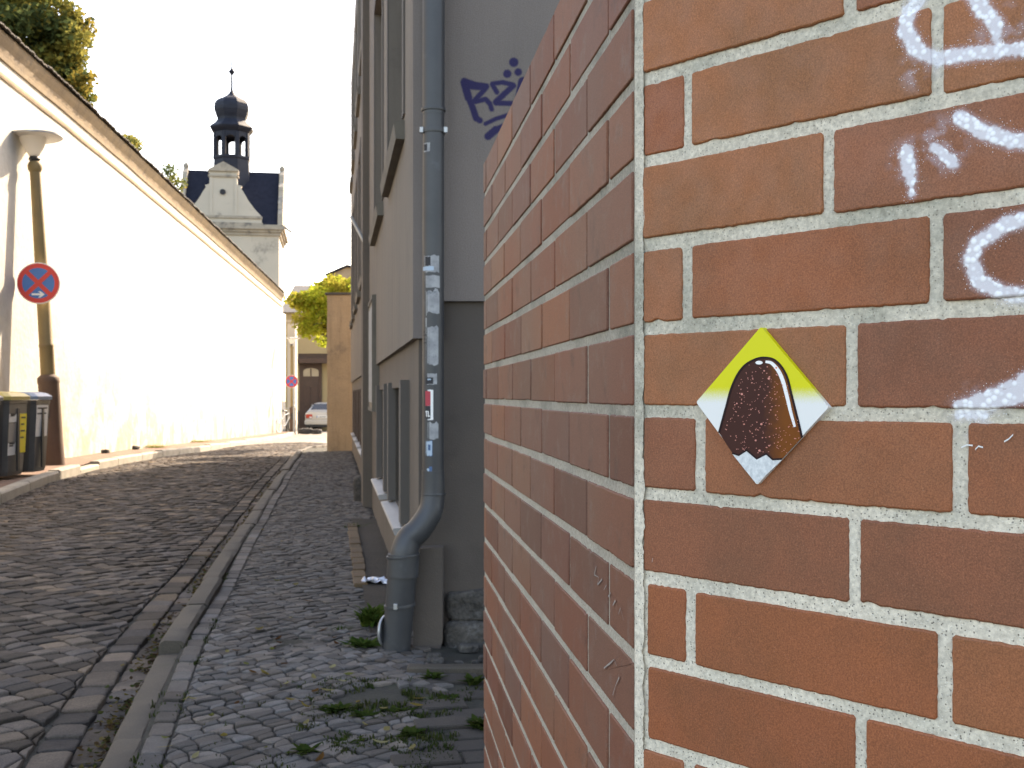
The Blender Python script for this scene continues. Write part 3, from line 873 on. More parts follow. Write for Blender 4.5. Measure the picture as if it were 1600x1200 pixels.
def brick_piece(name, fn, a, b_, z0, z1, seed, fine, mat, depth=0.03, proud=0.0):
    """a brick with slightly uneven arrises; fn maps (along, height, out) to the wall"""
    r2 = random.Random(seed)
    w, h = b_ - a, z1 - z0
    step = 0.004 if fine else 0.03
    nx, nz = max(3, int(w / step)), max(2, int(h / step))
    cr = 0.0022
    loop = []
    for i in range(nx): loop.append((cr + (w - 2 * cr) * i / (nx - 1), 0.0, 0, -1))
    for i in range(nz): loop.append((w, cr + (h - 2 * cr) * i / (nz - 1), 1, 0))
    for i in range(nx): loop.append((w - cr - (w - 2 * cr) * i / (nx - 1), h, 0, 1))
    for i in range(nz): loop.append((0.0, h - cr - (h - 2 * cr) * i / (nz - 1), -1, 0))
    chips = [(r2.random() * w, r2.choice((0, h)), r2.uniform(0.0015, 0.0045)) for _ in range(r2.choice((0, 1, 2, 3)))]
    so = Vector((seed * 1.37, seed * 0.77, 0))
    def ring(ins, out, amp):
        r = []
        for (u, v_, nu, nv) in loop:
            k = mnoise.noise(Vector((u * 260, v_ * 260, 0)) + so) * amp * 0.9 + mnoise.noise(Vector((u * 30, v_ * 30, 5)) + so) * amp * 0.45
            for (cu, cv, s_) in chips:
                dd = math.hypot(u - cu, v_ - cv)
                if dd < s_ * 1.8: k -= s_ * 0.55 * (1 - dd / (s_ * 1.8))
            uu = min(max(u, ins), w - ins) + nu * k
            vv = min(max(v_, ins), h - ins) + nv * k
            r.append(fn(a + uu, z0 + vv, out))
        return r
    n = len(loop)
    am = 0.0010 if fine else 0.0004
    rings = [ring(0, -depth, 0), ring(0, proud - 0.0016, am), ring(0.0006, proud - 0.0006, am), ring(0.0018, proud, am * 0.9)]
    vs = [p for rr in rings for p in rr]
    fs = [(k * n + i, k * n + (i + 1) % n, (k + 1) * n + (i + 1) % n, (k + 1) * n + i) for k in range(3) for i in range(n)]
    fs.append(tuple(3 * n + i for i in range(n)))
    mb = MB(); mb.add(vs, fs)
    ncap = len(fs) - 1
    painted = mat is M['brick_spray']
    if painted:                                   # finely divided skin that carries the spray paint
        e = 0.0021; px_, pz_ = int((w - 2 * e) / 0.0018), int((h - 2 * e) / 0.0018)
        mb.add([fn(a + e + (w - 2 * e) * i / px_, z0 + e + (h - 2 * e) * j / pz_, proud + 0.00008) for j in range(pz_ + 1) for i in range(px_ + 1)],
               [(j * (px_ + 1) + i, j * (px_ + 1) + i + 1, (j + 1) * (px_ + 1) + i + 1, (j + 1) * (px_ + 1) + i) for j in range(pz_) for i in range(px_)])
    o = mb.build(name, mat, wall, smooth=True)
    if painted: paint_attr(o.data)
    if o.data.polygons[len(fs) - 1].normal.dot(fn(0, 0, 1) - fn(0, 0, 0)) < 0: o.data.flip_normals()
    o.data.set_sharp_from_angle(angle=R(75))
    o.data.polygons[len(fs) - 1].use_smooth = False
    return o

rb = random.Random(21)
SP_T = 0.25                                # sprayed bricks begin here along the chamfer
row_first = {4: 0.237, 3: 0.062, 2: 0.215, 1: 0.060, 0: 0.233, -1: 0.052, -2: 0.239, -3: 0.052, -4: 0.243, -5: 0.055}
seed = 100
for k in range(NLOW, NTOP):
    # k = index of the course above joint k (k = 0: the course just above ZJ)
    z0 = ZJ + k * PITCH + 0.0063; z1 = ZJ + (k + 1) * PITCH - 0.0063
    if z1 < 0.0: continue
    z0 = max(z0, -0.03)
    visible = -0.42 < (z0 - CAMZ) < 0.40
    # photograph course rows: R4 lies just above ZJ, R5 just below
    odd = (k % 2 == 1) or (k % 2 == -1)
    first = {0: 0.237, 1: 0.060, 2: 0.215, 3: 0.062, 4: 0.235, -1: 0.076, -2: 0.240, -3: 0.064, -4: 0.246}.get(k, 0.062 if odd else 0.24)
    start = 0.011 + {(-4): 0.006, (-3): 0.005, (-2): 0.0, (-1): 0.001}.get(k, 0.0)
    aa = start; e = first
    zz0, zz1 = z0, z1
    while aa < LEN_R:
        mat = M['brick_spray'] if (e > SP_T and z1 > CAMZ - 0.02 and aa < 0.55) else M['brick']
        j0, j1 = rb.uniform(-.0008, .0008), rb.uniform(-.0008, .0008)
        brick_piece('brick', rface, aa, min(e, LEN_R), zz0 + j0, zz1 + j1, seed, visible and aa < 0.5, mat, proud=rb.uniform(-.0008, .0008))
        seed += 1
        gap = rb.uniform(0.010, 0.0135)
        aa = e + gap; e = aa + 0.240 + rb.uniform(-.002, .002)
    # left face
    aa = 0.007; e = 0.118 if odd else 0.243
    while aa < LEN_L - 0.02:
        e2 = min(e, LEN_L)
        if LEN_L - e2 < 0.05: e2 = LEN_L
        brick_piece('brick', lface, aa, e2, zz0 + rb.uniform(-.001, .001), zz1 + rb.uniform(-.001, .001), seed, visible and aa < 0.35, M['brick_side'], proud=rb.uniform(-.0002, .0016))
        seed += 1
        aa = e2 + rb.uniform(0.0095, 0.0125); e = aa + 0.240 + rb.uniform(-.003, .003)
    # far end of the wall: one header course brick each
    def eface(u, z, out):
        p = C0 + ldir * (LEN_L + out) - lnor * u
        return Vector((p.x, p.y, z))
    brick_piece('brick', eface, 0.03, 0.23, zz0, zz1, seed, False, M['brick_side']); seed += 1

# mortar body: one solid with finely uneven faces, recessed behind the bricks
def mortar_face(fn, l0, l1, z0, z1, rec, step, mat, name):
    nx = max(2, int((l1 - l0) / step)); nz = max(2, int((z1 - z0) / step))
    vs = []
    for j in range(nz + 1):
        for i in range(nx + 1):
            u = l0 + (l1 - l0) * i / nx; z = z0 + (z1 - z0) * j / nz
            k = 0.35 if fn is lface else 1.0
            k *= mnoise.noise(Vector((u * 60, z * 60, l1))) * 0.0008 + mnoise.noise(Vector((u * 170, z * 170, 3))) * 0.0006
            vs.append(fn(u, z, -rec + k))
    fs = [(j * (nx + 1) + i, j * (nx + 1) + i + 1, (j + 1) * (nx + 1) + i + 1, (j + 1) * (nx + 1) + i) for j in range(nz) for i in range(nx)]
    o = MB().add(vs, fs).build(name, mat, wall, smooth=True)
    if mat is M['mortar_spray']: paint_attr(o.data)
    fix_face(o, fn(0, 0, 1) - fn(0, 0, 0))
def fix_face(o, d):
    if o.data.polygons[0].normal.dot(d) < 0: o.data.flip_normals()
mortar_face(rface, 0.0007, 0.62, 0.55, 0.98, 0.0026, 0.004, M['mortar'], 'mortar')
mortar_face(rface, 0.0007, 0.62, 0.98, ZTOP - 0.002, 0.0026, 0.0028, M['mortar_spray'], 'mortar')
mortar_face(rface, 0.0007, 0.62, -0.03, 0.55, 0.0026, 0.02, M['mortar'], 'mortar')
mortar_face(rface, 0.62, LEN_R, -0.03, ZTOP - 0.002, 0.0026, 0.03, M['mortar'], 'mortar')
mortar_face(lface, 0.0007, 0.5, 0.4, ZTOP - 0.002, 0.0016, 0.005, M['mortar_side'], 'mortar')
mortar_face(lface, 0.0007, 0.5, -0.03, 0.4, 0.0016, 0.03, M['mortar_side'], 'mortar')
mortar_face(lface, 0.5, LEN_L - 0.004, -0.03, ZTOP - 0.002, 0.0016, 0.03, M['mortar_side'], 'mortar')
# thin fillet of mortar up the corner
cv = []
nzc = 700
for j in range(nzc + 1):
    z = -0.03 + (ZTOP + 0.028) * j / nzc
    w1 = mnoise.noise(Vector((z * 70, 1.3, 0))) * 0.0022 + mnoise.noise(Vector((z * 260, 4.3, 0))) * 0.0012; w2 = mnoise.noise(Vector((z * 55, 7.1, 0))) * 0.0028 + mnoise.noise(Vector((z * 240, 9.1, 0))) * 0.0014
    cv += [lface(0.0085 + w1, z, -0.0042), lface(0.004, z, -0.0016 + w1 * .3), rface(0.0, z, -0.0010 + w2 * 0.3), rface(0.006, z, -0.0008 + w1 * 0.3), rface(0.0125 + w2, z, 0.0004 + w1 * .2)]
cf = [(j * 5 + i, j * 5 + i + 1, (j + 1) * 5 + i + 1, (j + 1) * 5 + i) for j in range(nzc) for i in range(4)]
MB().add(cv, cf).build('corner_mortar', M['mortar'], wall, smooth=True)
# pale scratches scrawled on the side face
def wall_sz(px, py):
    d = Vector(((px - CX) / F, 1.0))
    k_ = C0.dot(lnor) / d.dot(lnor)
    return ((d * k_ - C0).dot(ldir), CAMZ + (CY - py) / F * k_)
M['scratch'] = pmat('scratch_chalk', (0.34, 0.30, 0.27), (0.22, 0.19, 0.17), 300, 0.9)
for P in ([(934, 884), (931, 898), (938, 902), (936, 914), (943, 905), (946, 922), (950, 914), (953, 932), (957, 926), (960, 946), (964, 938), (969, 960), (972, 950), (977, 968)],
          [(946, 1044), (956, 1036), (962, 1030), (966, 1040)], [(968, 1046), (970, 1058), (964, 1072), (960, 1086)], [(932, 976), (934, 1000)], [(934, 1032), (936, 1044)]):
    Q = [wall_sz(x, y) for x, y in P]
    vs = []
    for i, (u, z) in enumerate(Q):
        wv = 0.0006 + 0.0004 * math.sin(i * 2.1)
        vs += [lface(u - wv, z - wv, 0.0019), lface(u + wv, z + wv, 0.0019)]
    MB().add(vs, [(2 * i, 2 * i + 1, 2 * i + 3, 2 * i + 2) for i in range(len(Q) - 1)]).build('scratch_mark', M['scratch'], wall)
for P in ([(1503, 699), (1512, 695), (1521, 696)], [(1525, 702), (1530, 697), (1537, 699)], [(1570, 690), (1577, 686), (1584, 679)], [(1020, 878), (1021, 872)]):
    Q = [wall_tz(x, y) for x, y in P]
    vs = []
    for i, (u, z) in enumerate(Q):
        vs += [rface(u, z - 0.0006, 0.0012), rface(u, z + 0.0006, 0.0012)]
    MB().add(vs, [(2 * i, 2 * i + 1, 2 * i + 3, 2 * i + 2) for i in range(len(Q) - 1)]).build('paint_fleck', M['white'], wall)
# solid core and top behind the facing
def wpt(p, z): return (p.x, p.y, z)
inner = 0.24
nb = (rnor + lnor).normalized()
cin = C0 - nb * (inner / nb.dot(rnor))
poly = [C0 - nb * 0.02, C0 + rdir * LEN_R - rnor * 0.02, C0 + rdir * LEN_R - rnor * inner, cin, C0 + ldir * LEN_L - lnor * inner + ldir * -0.006, C0 + ldir * LEN_L - lnor * 0.02 + ldir * -0.006]
MB().prism([(p.x, p.y) for p in poly], -0.05, ZTOP - 0.001, lambda u, v_, d: Vector((u, v_, d))).build('core', M['mortar'], wall)

# ---------------------------------------------------------------- diamond tile stuck on the chamfer
tile = None
def tile_px(u, v_): return wall_tz(1060 + u / 4.139, 490 + v_ / 4.139)
tc = wall_tz(1195, 634)
OUT0, TH = 0.0012, 0.0032
tile = thing('street_art_tile', rface(tc[0], tc[1], OUT0), 'small diamond tile painted with a chocolate ice cream on yellow, stuck to the bricks', 'wall tile')
m, t, b = new_mat('tile_ground')
v = coords(t)
sp = t.n('ShaderNodeSeparateXYZ'); t.l(v, sp.inputs[0])
zlo, zhi = tile_px(500, 590)[1], tile_px(500, 470)[1]
fac = t.mapr(t.math('ADD', sp.outputs[2], t.math('MULTIPLY', t.math('SUBTRACT', t.noise(900, v, 2), 0.5), 0.008)), zlo, zhi)
c = t.mix(fac, (0.80, 0.80, 0.78, 1), (0.70, 0.66, 0.012, 1))
t.l(c, b.inputs['Base Color']); b.inputs['Roughness'].default_value = 0.4; b.inputs['Specular IOR Level'].default_value = 0.3
M['tileground'] = m
m, t, b = new_mat('tile_chocolate')
v = wall_plane_vec(t)
sp = t.n('ShaderNodeSeparateXYZ'); t.l(v, sp.inputs[0])
tl, trr = tile_px(560, 600)[0], tile_px(720, 600)[0]
c = t.mix(t.mapr(t.math('ADD', sp.outputs[0], t.math('MULTIPLY', t.math('SUBTRACT', t.noise(120, v, 3), 0.5), 0.02)), tl, trr), (0.060, 0.020, 0.016, 1), (0.20, 0.058, 0.010, 1))
t.l(c, b.inputs['Base Color']); b.inputs['Roughness'].default_value = 0.5; b.inputs['Specular IOR Level'].default_value = 0.15
M['choc'] = m
M['tilered'] = pmat('tile_speckle', (0.78, 0.30, 0.24), None, 5, 0.4)
M['tiledark'] = pmat('tile_outline', (0.020, 0.008, 0.010), None, 5, 0.5, spec=0.15)
M['tilewhite'] = pmat('tile_white', (0.86, 0.86, 0.86), None, 5, 0.25)
M['tilewrap'] = pmat('tile_wrapper', (0.74, 0.77, 0.78), (0.52, 0.56, 0.58), 260, 0.3)
dia = [(553, 85), (990, 605), (527, 1107), (133, 573)]
def rounded(poly, r, n=4):
    out = []
    for i, p in enumerate(poly):
        a, c_ = poly[i - 1], poly[(i + 1) % len(poly)]
        def toward(q):
            L = math.hypot(q[0] - p[0], q[1] - p[1]); return (p[0] + (q[0] - p[0]) * r / L, p[1] + (q[1] - p[1]) * r / L)
        s_, e_ = toward(a), toward(c_)
        for k in range(n + 1):
            w = k / n
            out.append(((1 - w) ** 2 * s_[0] + 2 * w * (1 - w) * p[0] + w * w * e_[0], (1 - w) ** 2 * s_[1] + 2 * w * (1 - w) * p[1] + w * w * e_[1]))
    return out
tfn = lambda u, v_, d: rface(*tile_px(u, v_), d)
dr = rounded(dia, 16)
mb = MB().prism(dr, OUT0 - 0.004, OUT0 + TH, tfn)
fix_normals(mb.build('tile_body', M['tileground'], tile))
def layer(poly, d, mat, name):
    mb = MB(); n = len(poly)
    mb.prism(poly, OUT0 + TH - 0.0002, OUT0 + TH + d, tfn)
    return fix_normals(mb.build(name, mat, tile))
side_pts = [(283, 770), (305, 690), (330, 600), (360, 490), (400, 400), (450, 335), (520, 295), (580, 285), (640, 300), (690, 350), (725, 420), (750, 520), (775, 620), (800, 720), (818, 800)]
zig = [(690, 938), (630, 942), (588, 905), (527, 937), (462, 882), (410, 914), (368, 900)]
def catmull(P, n=6):
    out = []
    for i in range(len(P) - 1):
        p0, p1, p2, p3 = P[max(i - 1, 0)], P[i], P[i + 1], P[min(i + 2, len(P) - 1)]
        for k in range(n):
            s_ = k / n
            out.append(tuple(0.5 * ((2 * p1[j]) + (-p0[j] + p2[j]) * s_ + (2 * p0[j] - 5 * p1[j] + 4 * p2[j] - p3[j]) * s_ ** 2 + (-p0[j] + 3 * p1[j] - 3 * p2[j] + p3[j]) * s_ ** 3) for j in range(2)))
    return out + [P[-1]]
sidec = catmull(side_pts)
layer(sidec + zig, 0.0003, M['choc'], 'chocolate_bar')
def ribbon(P, w0, w1=None, dpt=0.0006, taper=False):
    n = len(P); L_, R_ = [], []
    for i, p in enumerate(P):
        a, c_ = P[max(i - 1, 0)], P[min(i + 1, n - 1)]
        dx, dy = c_[0] - a[0], c_[1] - a[1]; L = math.hypot(dx, dy) or 1
        w = w0 if not taper else w0 * (0.45 + 0.55 * math.sin(math.pi * (0.12 + 0.8 * i / (n - 1))))
        L_.append((p[0] - dy / L * w, p[1] + dx / L * w)); R_.append((p[0] + dy / L * w, p[1] - dx / L * w))
    return L_, R_
def ribbon_mesh(P, w, d, mat, name, taper=False):
    L_, R_ = ribbon(P, w, taper=taper)
    n = len(P)
    vs = [tfn(*p, OUT0 + TH + d) for p in L_] + [tfn(*p, OUT0 + TH + d) for p in R_] + [tfn(*p, OUT0 + TH) for p in L_] + [tfn(*p, OUT0 + TH) for p in R_]
    fs = [(i, i + 1, n + i + 1, n + i) for i in range(n - 1)] + [(i, 2 * n + i, 2 * n + i + 1, i + 1) for i in range(n - 1)] + [(n + i, n + i + 1, 3 * n + i + 1, 3 * n + i) for i in range(n - 1)]
    return fix_normals(MB().add(vs, fs).build(name, mat, tile))
ribbon_mesh(sidec, 6.5, 0.00055, M['tiledark'], 'outline')
ribbon_mesh(zig, 6.0, 0.00055, M['tiledark'], 'zigzag_outline')
ribbon_mesh(catmull([(585, 312), (625, 322), (668, 372), (698, 440), (722, 530), (748, 640), (774, 732)]), 12, 0.0008, M['tilewhite'], 'highlight', taper=True)
layer([(543 + 23 * math.cos(k * math.pi / 8), 318 + 12 * math.sin(k * math.pi / 8)) for k in range(16)], 0.0008, M['tilewhite'], 'highlight')
layer(list(reversed([(x, y + 6) for x, y in zig])) + [(545, 1080), (527, 1098), (512, 1085)], 0.0003, M['tilewrap'], 'wrapper')
choc_poly = sidec + zig
def in_poly(x, y, P):
    r_ = False
    for (x1, y1), (x2, y2) in zip(P, P[1:] + P[:1]):
        if (y1 > y) != (y2 > y) and x < (x2 - x1) * (y - y1) / (y2 - y1) + x1: r_ = not r_
    return r_
rs = random.Random(4)
mb = MB()
cnt = 0
while cnt < 260:
    x, y = rs.uniform(300, 810), rs.uniform(330, 900)
    # stay inside the chocolate
    k = max(0.0, min(1.0, (y - 285) / 500)); half = 30 + 225 * math.sqrt(k)
    if abs(x - 560) > half or not in_poly(x, y, choc_poly): continue
    r_ = rs.choice((1.6, 1.8, 2.2, 2.6, 3.2)) * (2.2 if rs.random() < 0.08 else 1)
    n = 7
    c_ = len(mb.v)
    mb.add([tfn(x + r_ * math.cos(2 * math.pi * q / n), y + r_ * math.sin(2 * math.pi * q / n), OUT0 + TH + 0.00085) for q in range(n)] + [tfn(x + r_ * math.cos(2 * math.pi * q / n), y + r_ * math.sin(2 * math.pi * q / n), OUT0 + TH + 0.0001) for q in range(n)],
           [tuple(range(n))] + [(q, n + q, n + (q + 1) % n, (q + 1) % n) for q in range(n)])
    cnt += 1
tag(mb.build('speckles', M['tilered'], tile), kind='stuff')

# ================================================================ HOUSE ON THE RIGHT
fd = Vector((-0.162, 1.0)).normalized()
fn_ = Vector((-fd.y, fd.x))
FC = Vector((-0.39, 4.6))
def fp(s, z, out=0.0):
    p = FC + fd * s + fn_ * out
    return Vector((p.x, p.y, z))
def sY(Y): return (Y - 4.6) / fd.y
HLEN = sY(21.2); HTOP = 7.05
house = thing('plaster_house', (FC.x, FC.y, 0), 'beige plastered old house with recessed windows and a blue tag on its grey end wall', 'house')
def wall_holes(name, s0, s1, z0, z1, holes, out, depth, mat, parent, cap_bottom=False):
    S = sorted(set([s0, s1] + [h for H in holes for h in H[:2]])); Z = sorted(set([z0, z1] + [h for H in holes for h in H[2:]]))
    mb = MB()
    for a, b_ in zip(S, S[1:]):
        for c_, d_ in zip(Z, Z[1:]):
            mid = ((a + b_) / 2, (c_ + d_) / 2)
            if any(h[0] < mid[0] < h[1] and h[2] < mid[1] < h[3] for h in holes): continue
            n = max(1, int((b_ - a) / 0.8))
            mb.add([fp(a, c_, out), fp(b_, c_, out), fp(b_, d_, out), fp(a, d_, out)], [(0, 1, 2, 3)])
    for (a, b_, c_, d_) in holes:
        i = out - depth
        mb.add([fp(a, c_, out), fp(b_, c_, out), fp(b_, d_, out), fp(a, d_, out), fp(a, c_, i), fp(b_, c_, i), fp(b_, d_, i), fp(a, d_, i)],
               [(0, 4, 5, 1), (1, 5, 6, 2), (2, 6, 7, 3), (3, 7, 4, 0)])
    if cap_bottom:
        mb.add([fp(s0, z0, out), fp(s1, z0, out), fp(s1, z0, out - 0.027), fp(s0, z0, out - 0.027)], [(0, 3, 2, 1)])
    return mb.build(name, mat, parent)
COLS = [(0.55, 2.05), (2.75, 4.25), (7.0, 8.1), (8.9, 10.0), (10.8, 11.9), (12.7, 13.8), (14.5, 15.6)]
upper = []
for (a, b_) in COLS:
    upper.append((a + .05, b_ - .05, 2.32, 4.05)); upper.append((a + .05, b_ - .05, 4.78, 6.4))
ZP = 1.265
wall_holes('wall', -0.0213, HLEN, ZP, HTOP, upper, 0.025, 0.16, M['plaster'], house, True)
BCOLS = [(0.70, 1.75), (2.45, 3.5), (7.2, 8.1), (8.9, 9.8), (10.7, 11.6), (12.6, 13.5)]
lower = [(a, b_, 0.42, 1.07) for a, b_ in BCOLS]
wall_holes('plinth', 0.0, HLEN, -0.5, ZP, lower, 0.0, 0.10, M['plinth'], house)
for (a, b_, c_, d_) in upper:
    w = MB()
    for (s0, s1, z0, z1) in ((a, b_, c_, c_ + .07), (a, b_, d_ - .07, d_), (a, a + .07, c_ + .07, d_ - .07), (b_ - .07, b_, c_ + .07, d_ - .07), ((a + b_) / 2 - .035, (a + b_) / 2 + .035, c_ + .07, d_ - .07)):
        w.prism([(s0, z0), (s1, z0), (s1, z1), (s0, z1)], -0.135, -0.085, fp)
    wo = w.build('window', M['frame'], house)
    w = MB(); w.add([fp(a, c_, -.11), fp(b_, c_, -.11), fp(b_, d_, -.11), fp(a, d_, -.11)], [(0, 1, 2, 3)]); w.build('pane', M['glass'], wo)
    w = MB(); w.prism([(-0.10, c_ - 0.10), (0.066, c_ - 0.10), (0.076, c_ - 0.03), (0.072, c_ - 0.018), (-0.10, c_ + 0.006)], a - 0.07, b_ + 0.07, lambda o_, z_, s_: fp(s_, z_, o_))
    fix_normals(w.build('sill', M['sill_stone'], wo))
    # raised plaster surround
    w = MB()
    for (s0, s1, z0, z1) in ((a - .11, a - .003, c_ + .008, d_ + .10), (b_ + .003, b_ + .11, c_ + .008, d_ + .10), (a - .003, b_ + .003, d_ + .004, d_ + .10)):
        w.prism([(s0, z0), (s1, z0), (s1, z1), (s0, z1)], 0.0, 0.034, fp)
    w.build('surround', M['surround'], wo)
for n_, (a, b_, c_, d_) in enumerate(lower):
    far = n_ > 1
    w = MB(); w.add([fp(a, c_, -.085), fp(b_, c_, -.085), fp(b_, d_, -.085), fp(a, d_, -.085)], [(0, 1, 2, 3)]); wo = w.build('basement_window', M['glass'], house)
    for (s0, s1, z0, z1) in ((a - .13, a, c_ + .004, d_ + .03), (b_, b_ + .13, c_ + .004, d_ + .03)):
        w = MB(); w.prism([(s0, z0), (s1, z0), (s1, z1), (s0, z1)], -0.09, 0.042, fp)
        fix_normals(w.build('jamb', M['surround'] if not far else M['brownframe'], wo))
    w = MB(); w.prism([(a, d_ - .002), (b_, d_ - .002), (b_, d_ + .03), (a, d_ + .03)], -0.09, 0.02, fp); w.build('lintel', M['plinth'], wo)
    w = MB(); w.prism([(-0.09, c_ - 0.03), (0.070, c_ - 0.045), (0.080, c_ - 0.02), (0.076, c_ - 0.012), (-0.09, c_ + 0.004)], a - 0.16, b_ + 0.12, lambda o_, z_, s_: fp(s_, z_, o_))
    fix_normals(w.build('sill', M['sill'], wo))
# pilaster strip, far corner, end walls, roof
MB().prism([(0.0, -0.1), (0.085, -0.1), (0.085, HTOP - .02), (0.0, HTOP - .02)], 5.65, 6.25, lambda o_, z_, s_: fp(s_, z_, o_)).build('pilaster', M['plinth'], house)
BX = 9.0
mb = MB()
f0, f1 = FC, FC + fd * HLEN
ux = fp(-0.0213, 0, 0.025).x
mb.add([(ux, TY, 1.42), (BX, TY, 1.42), (BX, TY, HTOP), (ux, TY, HTOP)], [(0, 1, 2, 3)])
mb.add([(ux, TY, ZP), (f0.x + .10, TY, ZP), (f0.x + .10, TY, 1.42), (ux, TY, 1.42)], [(0, 1, 2, 3)])
mb.add([(ux, TY, 1.42), (BX, TY, 1.42), (BX, TY + .03, 1.42), (ux, TY + .03, 1.42)], [(0, 3, 2, 1)])
mb.build('end_wall', M['endplaster'], house)
mb = MB()
mb.add([(f0.x, 4.6, -.2), (BX, 4.6, -.2), (BX, 4.6, 1.42), (f0.x, 4.6, 1.42)], [(0, 1, 2, 3)])
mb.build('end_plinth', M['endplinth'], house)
mb = MB()
mb.add([(f1.x, f1.y, -.5), (BX, f1.y, -.5), (BX, f1.y, HTOP), (f1.x, f1.y, HTOP), (BX, TY, -.5), (BX, TY, HTOP)], [(0, 1, 2, 3), (4, 1, 2, 5)])
mb.build('back_wall', M['plaster'], house)
mb = MB()
ex = 0.03
ridge_x = 3.2
e0 = FC + fn_ * ex; e1 = FC + fd * HLEN + fn_ * ex
mb.add([(e0.x, TY - .05, HTOP), (e1.x, f1.y + .05, HTOP), (ridge_x, f1.y + .05, HTOP + 2.4), (ridge_x, TY - .05, HTOP + 2.4), (BX + .2, f1.y + .05, HTOP), (BX + .2, TY - .05, HTOP),
        (e0.x, TY - .05, HTOP - .1), (e1.x, f1.y + .05, HTOP - .1)], [(0, 1, 2, 3), (3, 2, 4, 5), (0, 3, 5), (1, 4, 2), (0, 6, 7, 1)])
mb.build('roof', M['slate'], house)
# chamfered plinth block at the corner, rough footing stones
mb = MB()
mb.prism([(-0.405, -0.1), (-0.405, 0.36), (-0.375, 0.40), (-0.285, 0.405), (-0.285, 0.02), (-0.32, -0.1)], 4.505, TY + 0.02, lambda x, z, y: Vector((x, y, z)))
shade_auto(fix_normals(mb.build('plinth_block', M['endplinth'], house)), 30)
def boulder(name, x0, x1, y0, y1, z0, z1, mat, parent, seed, amp=0.014):
    mb = MB()
    n = 10
    vs = []; fs = []
    def pt(a, b_, c_):
        p = Vector((x0 + (x1 - x0) * a, y0 + (y1 - y0) * b_, z0 + (z1 - z0) * c_))
        c0 = Vector(((x0 + x1) / 2, (y0 + y1) / 2, (z0 + z1) / 2)); h = Vector((abs(x1 - x0) / 2, abs(y1 - y0) / 2, abs(z1 - z0) / 2))
        q = Vector(((p.x - c0.x) / h.x, (p.y - c0.y) / h.y, (p.z - c0.z) / h.z))
        L4 = (abs(q.x) ** 5 + abs(q.y) ** 5 + abs(q.z) ** 5) ** 0.2
        q = q / L4
        p = c0 + Vector((q.x * h.x, q.y * h.y, q.z * h.z))
        return p + mnoise.noise_vector(p * 14 + Vector((seed, 0, 0))) * amp + mnoise.noise_vector(p * 45 + Vector((seed, 0, 0))) * amp * 0.4
    for face in range(6):
        o = len(vs)
        for i in range(n + 1):
            for j in range(n + 1):
                u, v_ = i / n, j / n
                vs.append(pt(*[(u, v_, 0), (u, v_, 1), (u, 0, v_), (u, 1, v_), (0, u, v_), (1, u, v_)][face]))
        fs += [(o + i * (n + 1) + j, o + (i + 1) * (n + 1) + j, o + (i + 1) * (n + 1) + j + 1, o + i * (n + 1) + j + 1) for i in range(n) for j in range(n)]
    mb.add(vs, fs)
    import bmesh
    ob = mb.build(name, mat, parent)
    bm = bmesh.new(); bm.from_mesh(ob.data); bmesh.ops.remove_doubles(bm, verts=bm.verts, dist=0.0004); bmesh.ops.recalc_face_normals(bm, faces=bm.faces); bm.to_mesh(ob.data); bm.free()
    ob.data.polygons.foreach_set('use_smooth', [True] * len(ob.data.polygons))
    return ob
boulder('footing_stone', -0.275, -0.06, 4.555, 4.70, 0.085, 0.215, M['stone'], house, 1)
boulder('footing_stone', -0.285, -0.03, 4.52, 4.70, -0.05, 0.095, M['stone'], house, 5)
boulder('footing_stone', -0.05, 0.30, 4.54, 4.70, -0.05, 0.20, M['stone'], house, 9)
# slab edging in front of the end wall
tag(fix_normals(MB().bbox(-0.345, 0.45, 4.05, 4.11, -0.08, 0.028, 0.006, Matrix.Rotation(R(0.6), 4, 'Z')).build('edging_slab', M['kerb'])), 'grey concrete edging slab in front of the footing stones of the house', 'edging slab')

# stone bumper at the foot of the facade
tag(boulder('bumper_stone', -1.56, -1.36, 10.75, 11.05, -0.05, 0.24, M['stone'], None, 14, 0.008), 'squat stone guard block against the foot of the house wall', 'stone block')
# shallow notice case on the facade
nc = thing('notice_case', fp(4.25, 0.85), 'narrow metal framed notice case mounted on the house facade', 'notice case')
mb = MB(); mb.prism([(4.02, 0.93), (4.98, 0.93), (4.98, 1.78), (4.02, 1.78)], 0.0, 0.050, fp); mb.build('case_body', M['frame'], nc)
mb = MB()
for (s0, s1, z0, z1) in ((4.0, 5.0, 0.90, .93), (4.0, 5.0, 1.78, 1.81), (4.0, 4.02, .93, 1.78), (4.98, 5.0, .93, 1.78)):
    mb.prism([(s0, z0), (s1, z0), (s1, z1), (s0, z1)], 0.0, 0.058, fp)
mb.build('case_frame', M['sill_stone'], nc)
mb = MB(); mb.prism([(4.06, 0.97), (4.94, 0.97), (4.94, 1.74), (4.06, 1.74)], 0.050, 0.053, fp); mb.build('notice_sheet', M['paperwhite'], nc)
# slanting bracket bar
bar = thing('wall_bracket', fp(sY(10.3), 2.36, .03), 'short pale bar slanting outward from the upper house facade', 'bracket')
p0 = fp(sY(10.2), 2.37, 0.03); p1 = fp(sY(10.35), 2.70, 0.19)
MB().tube([p0, p1], 0.017, 8).build('bar', M['steel'], bar)
MB().bbox(-.05, .05, -.02, .02, -.05, .05, .004, Matrix.Translation(p0)).build('mounting_plate', M['steel'], bar)

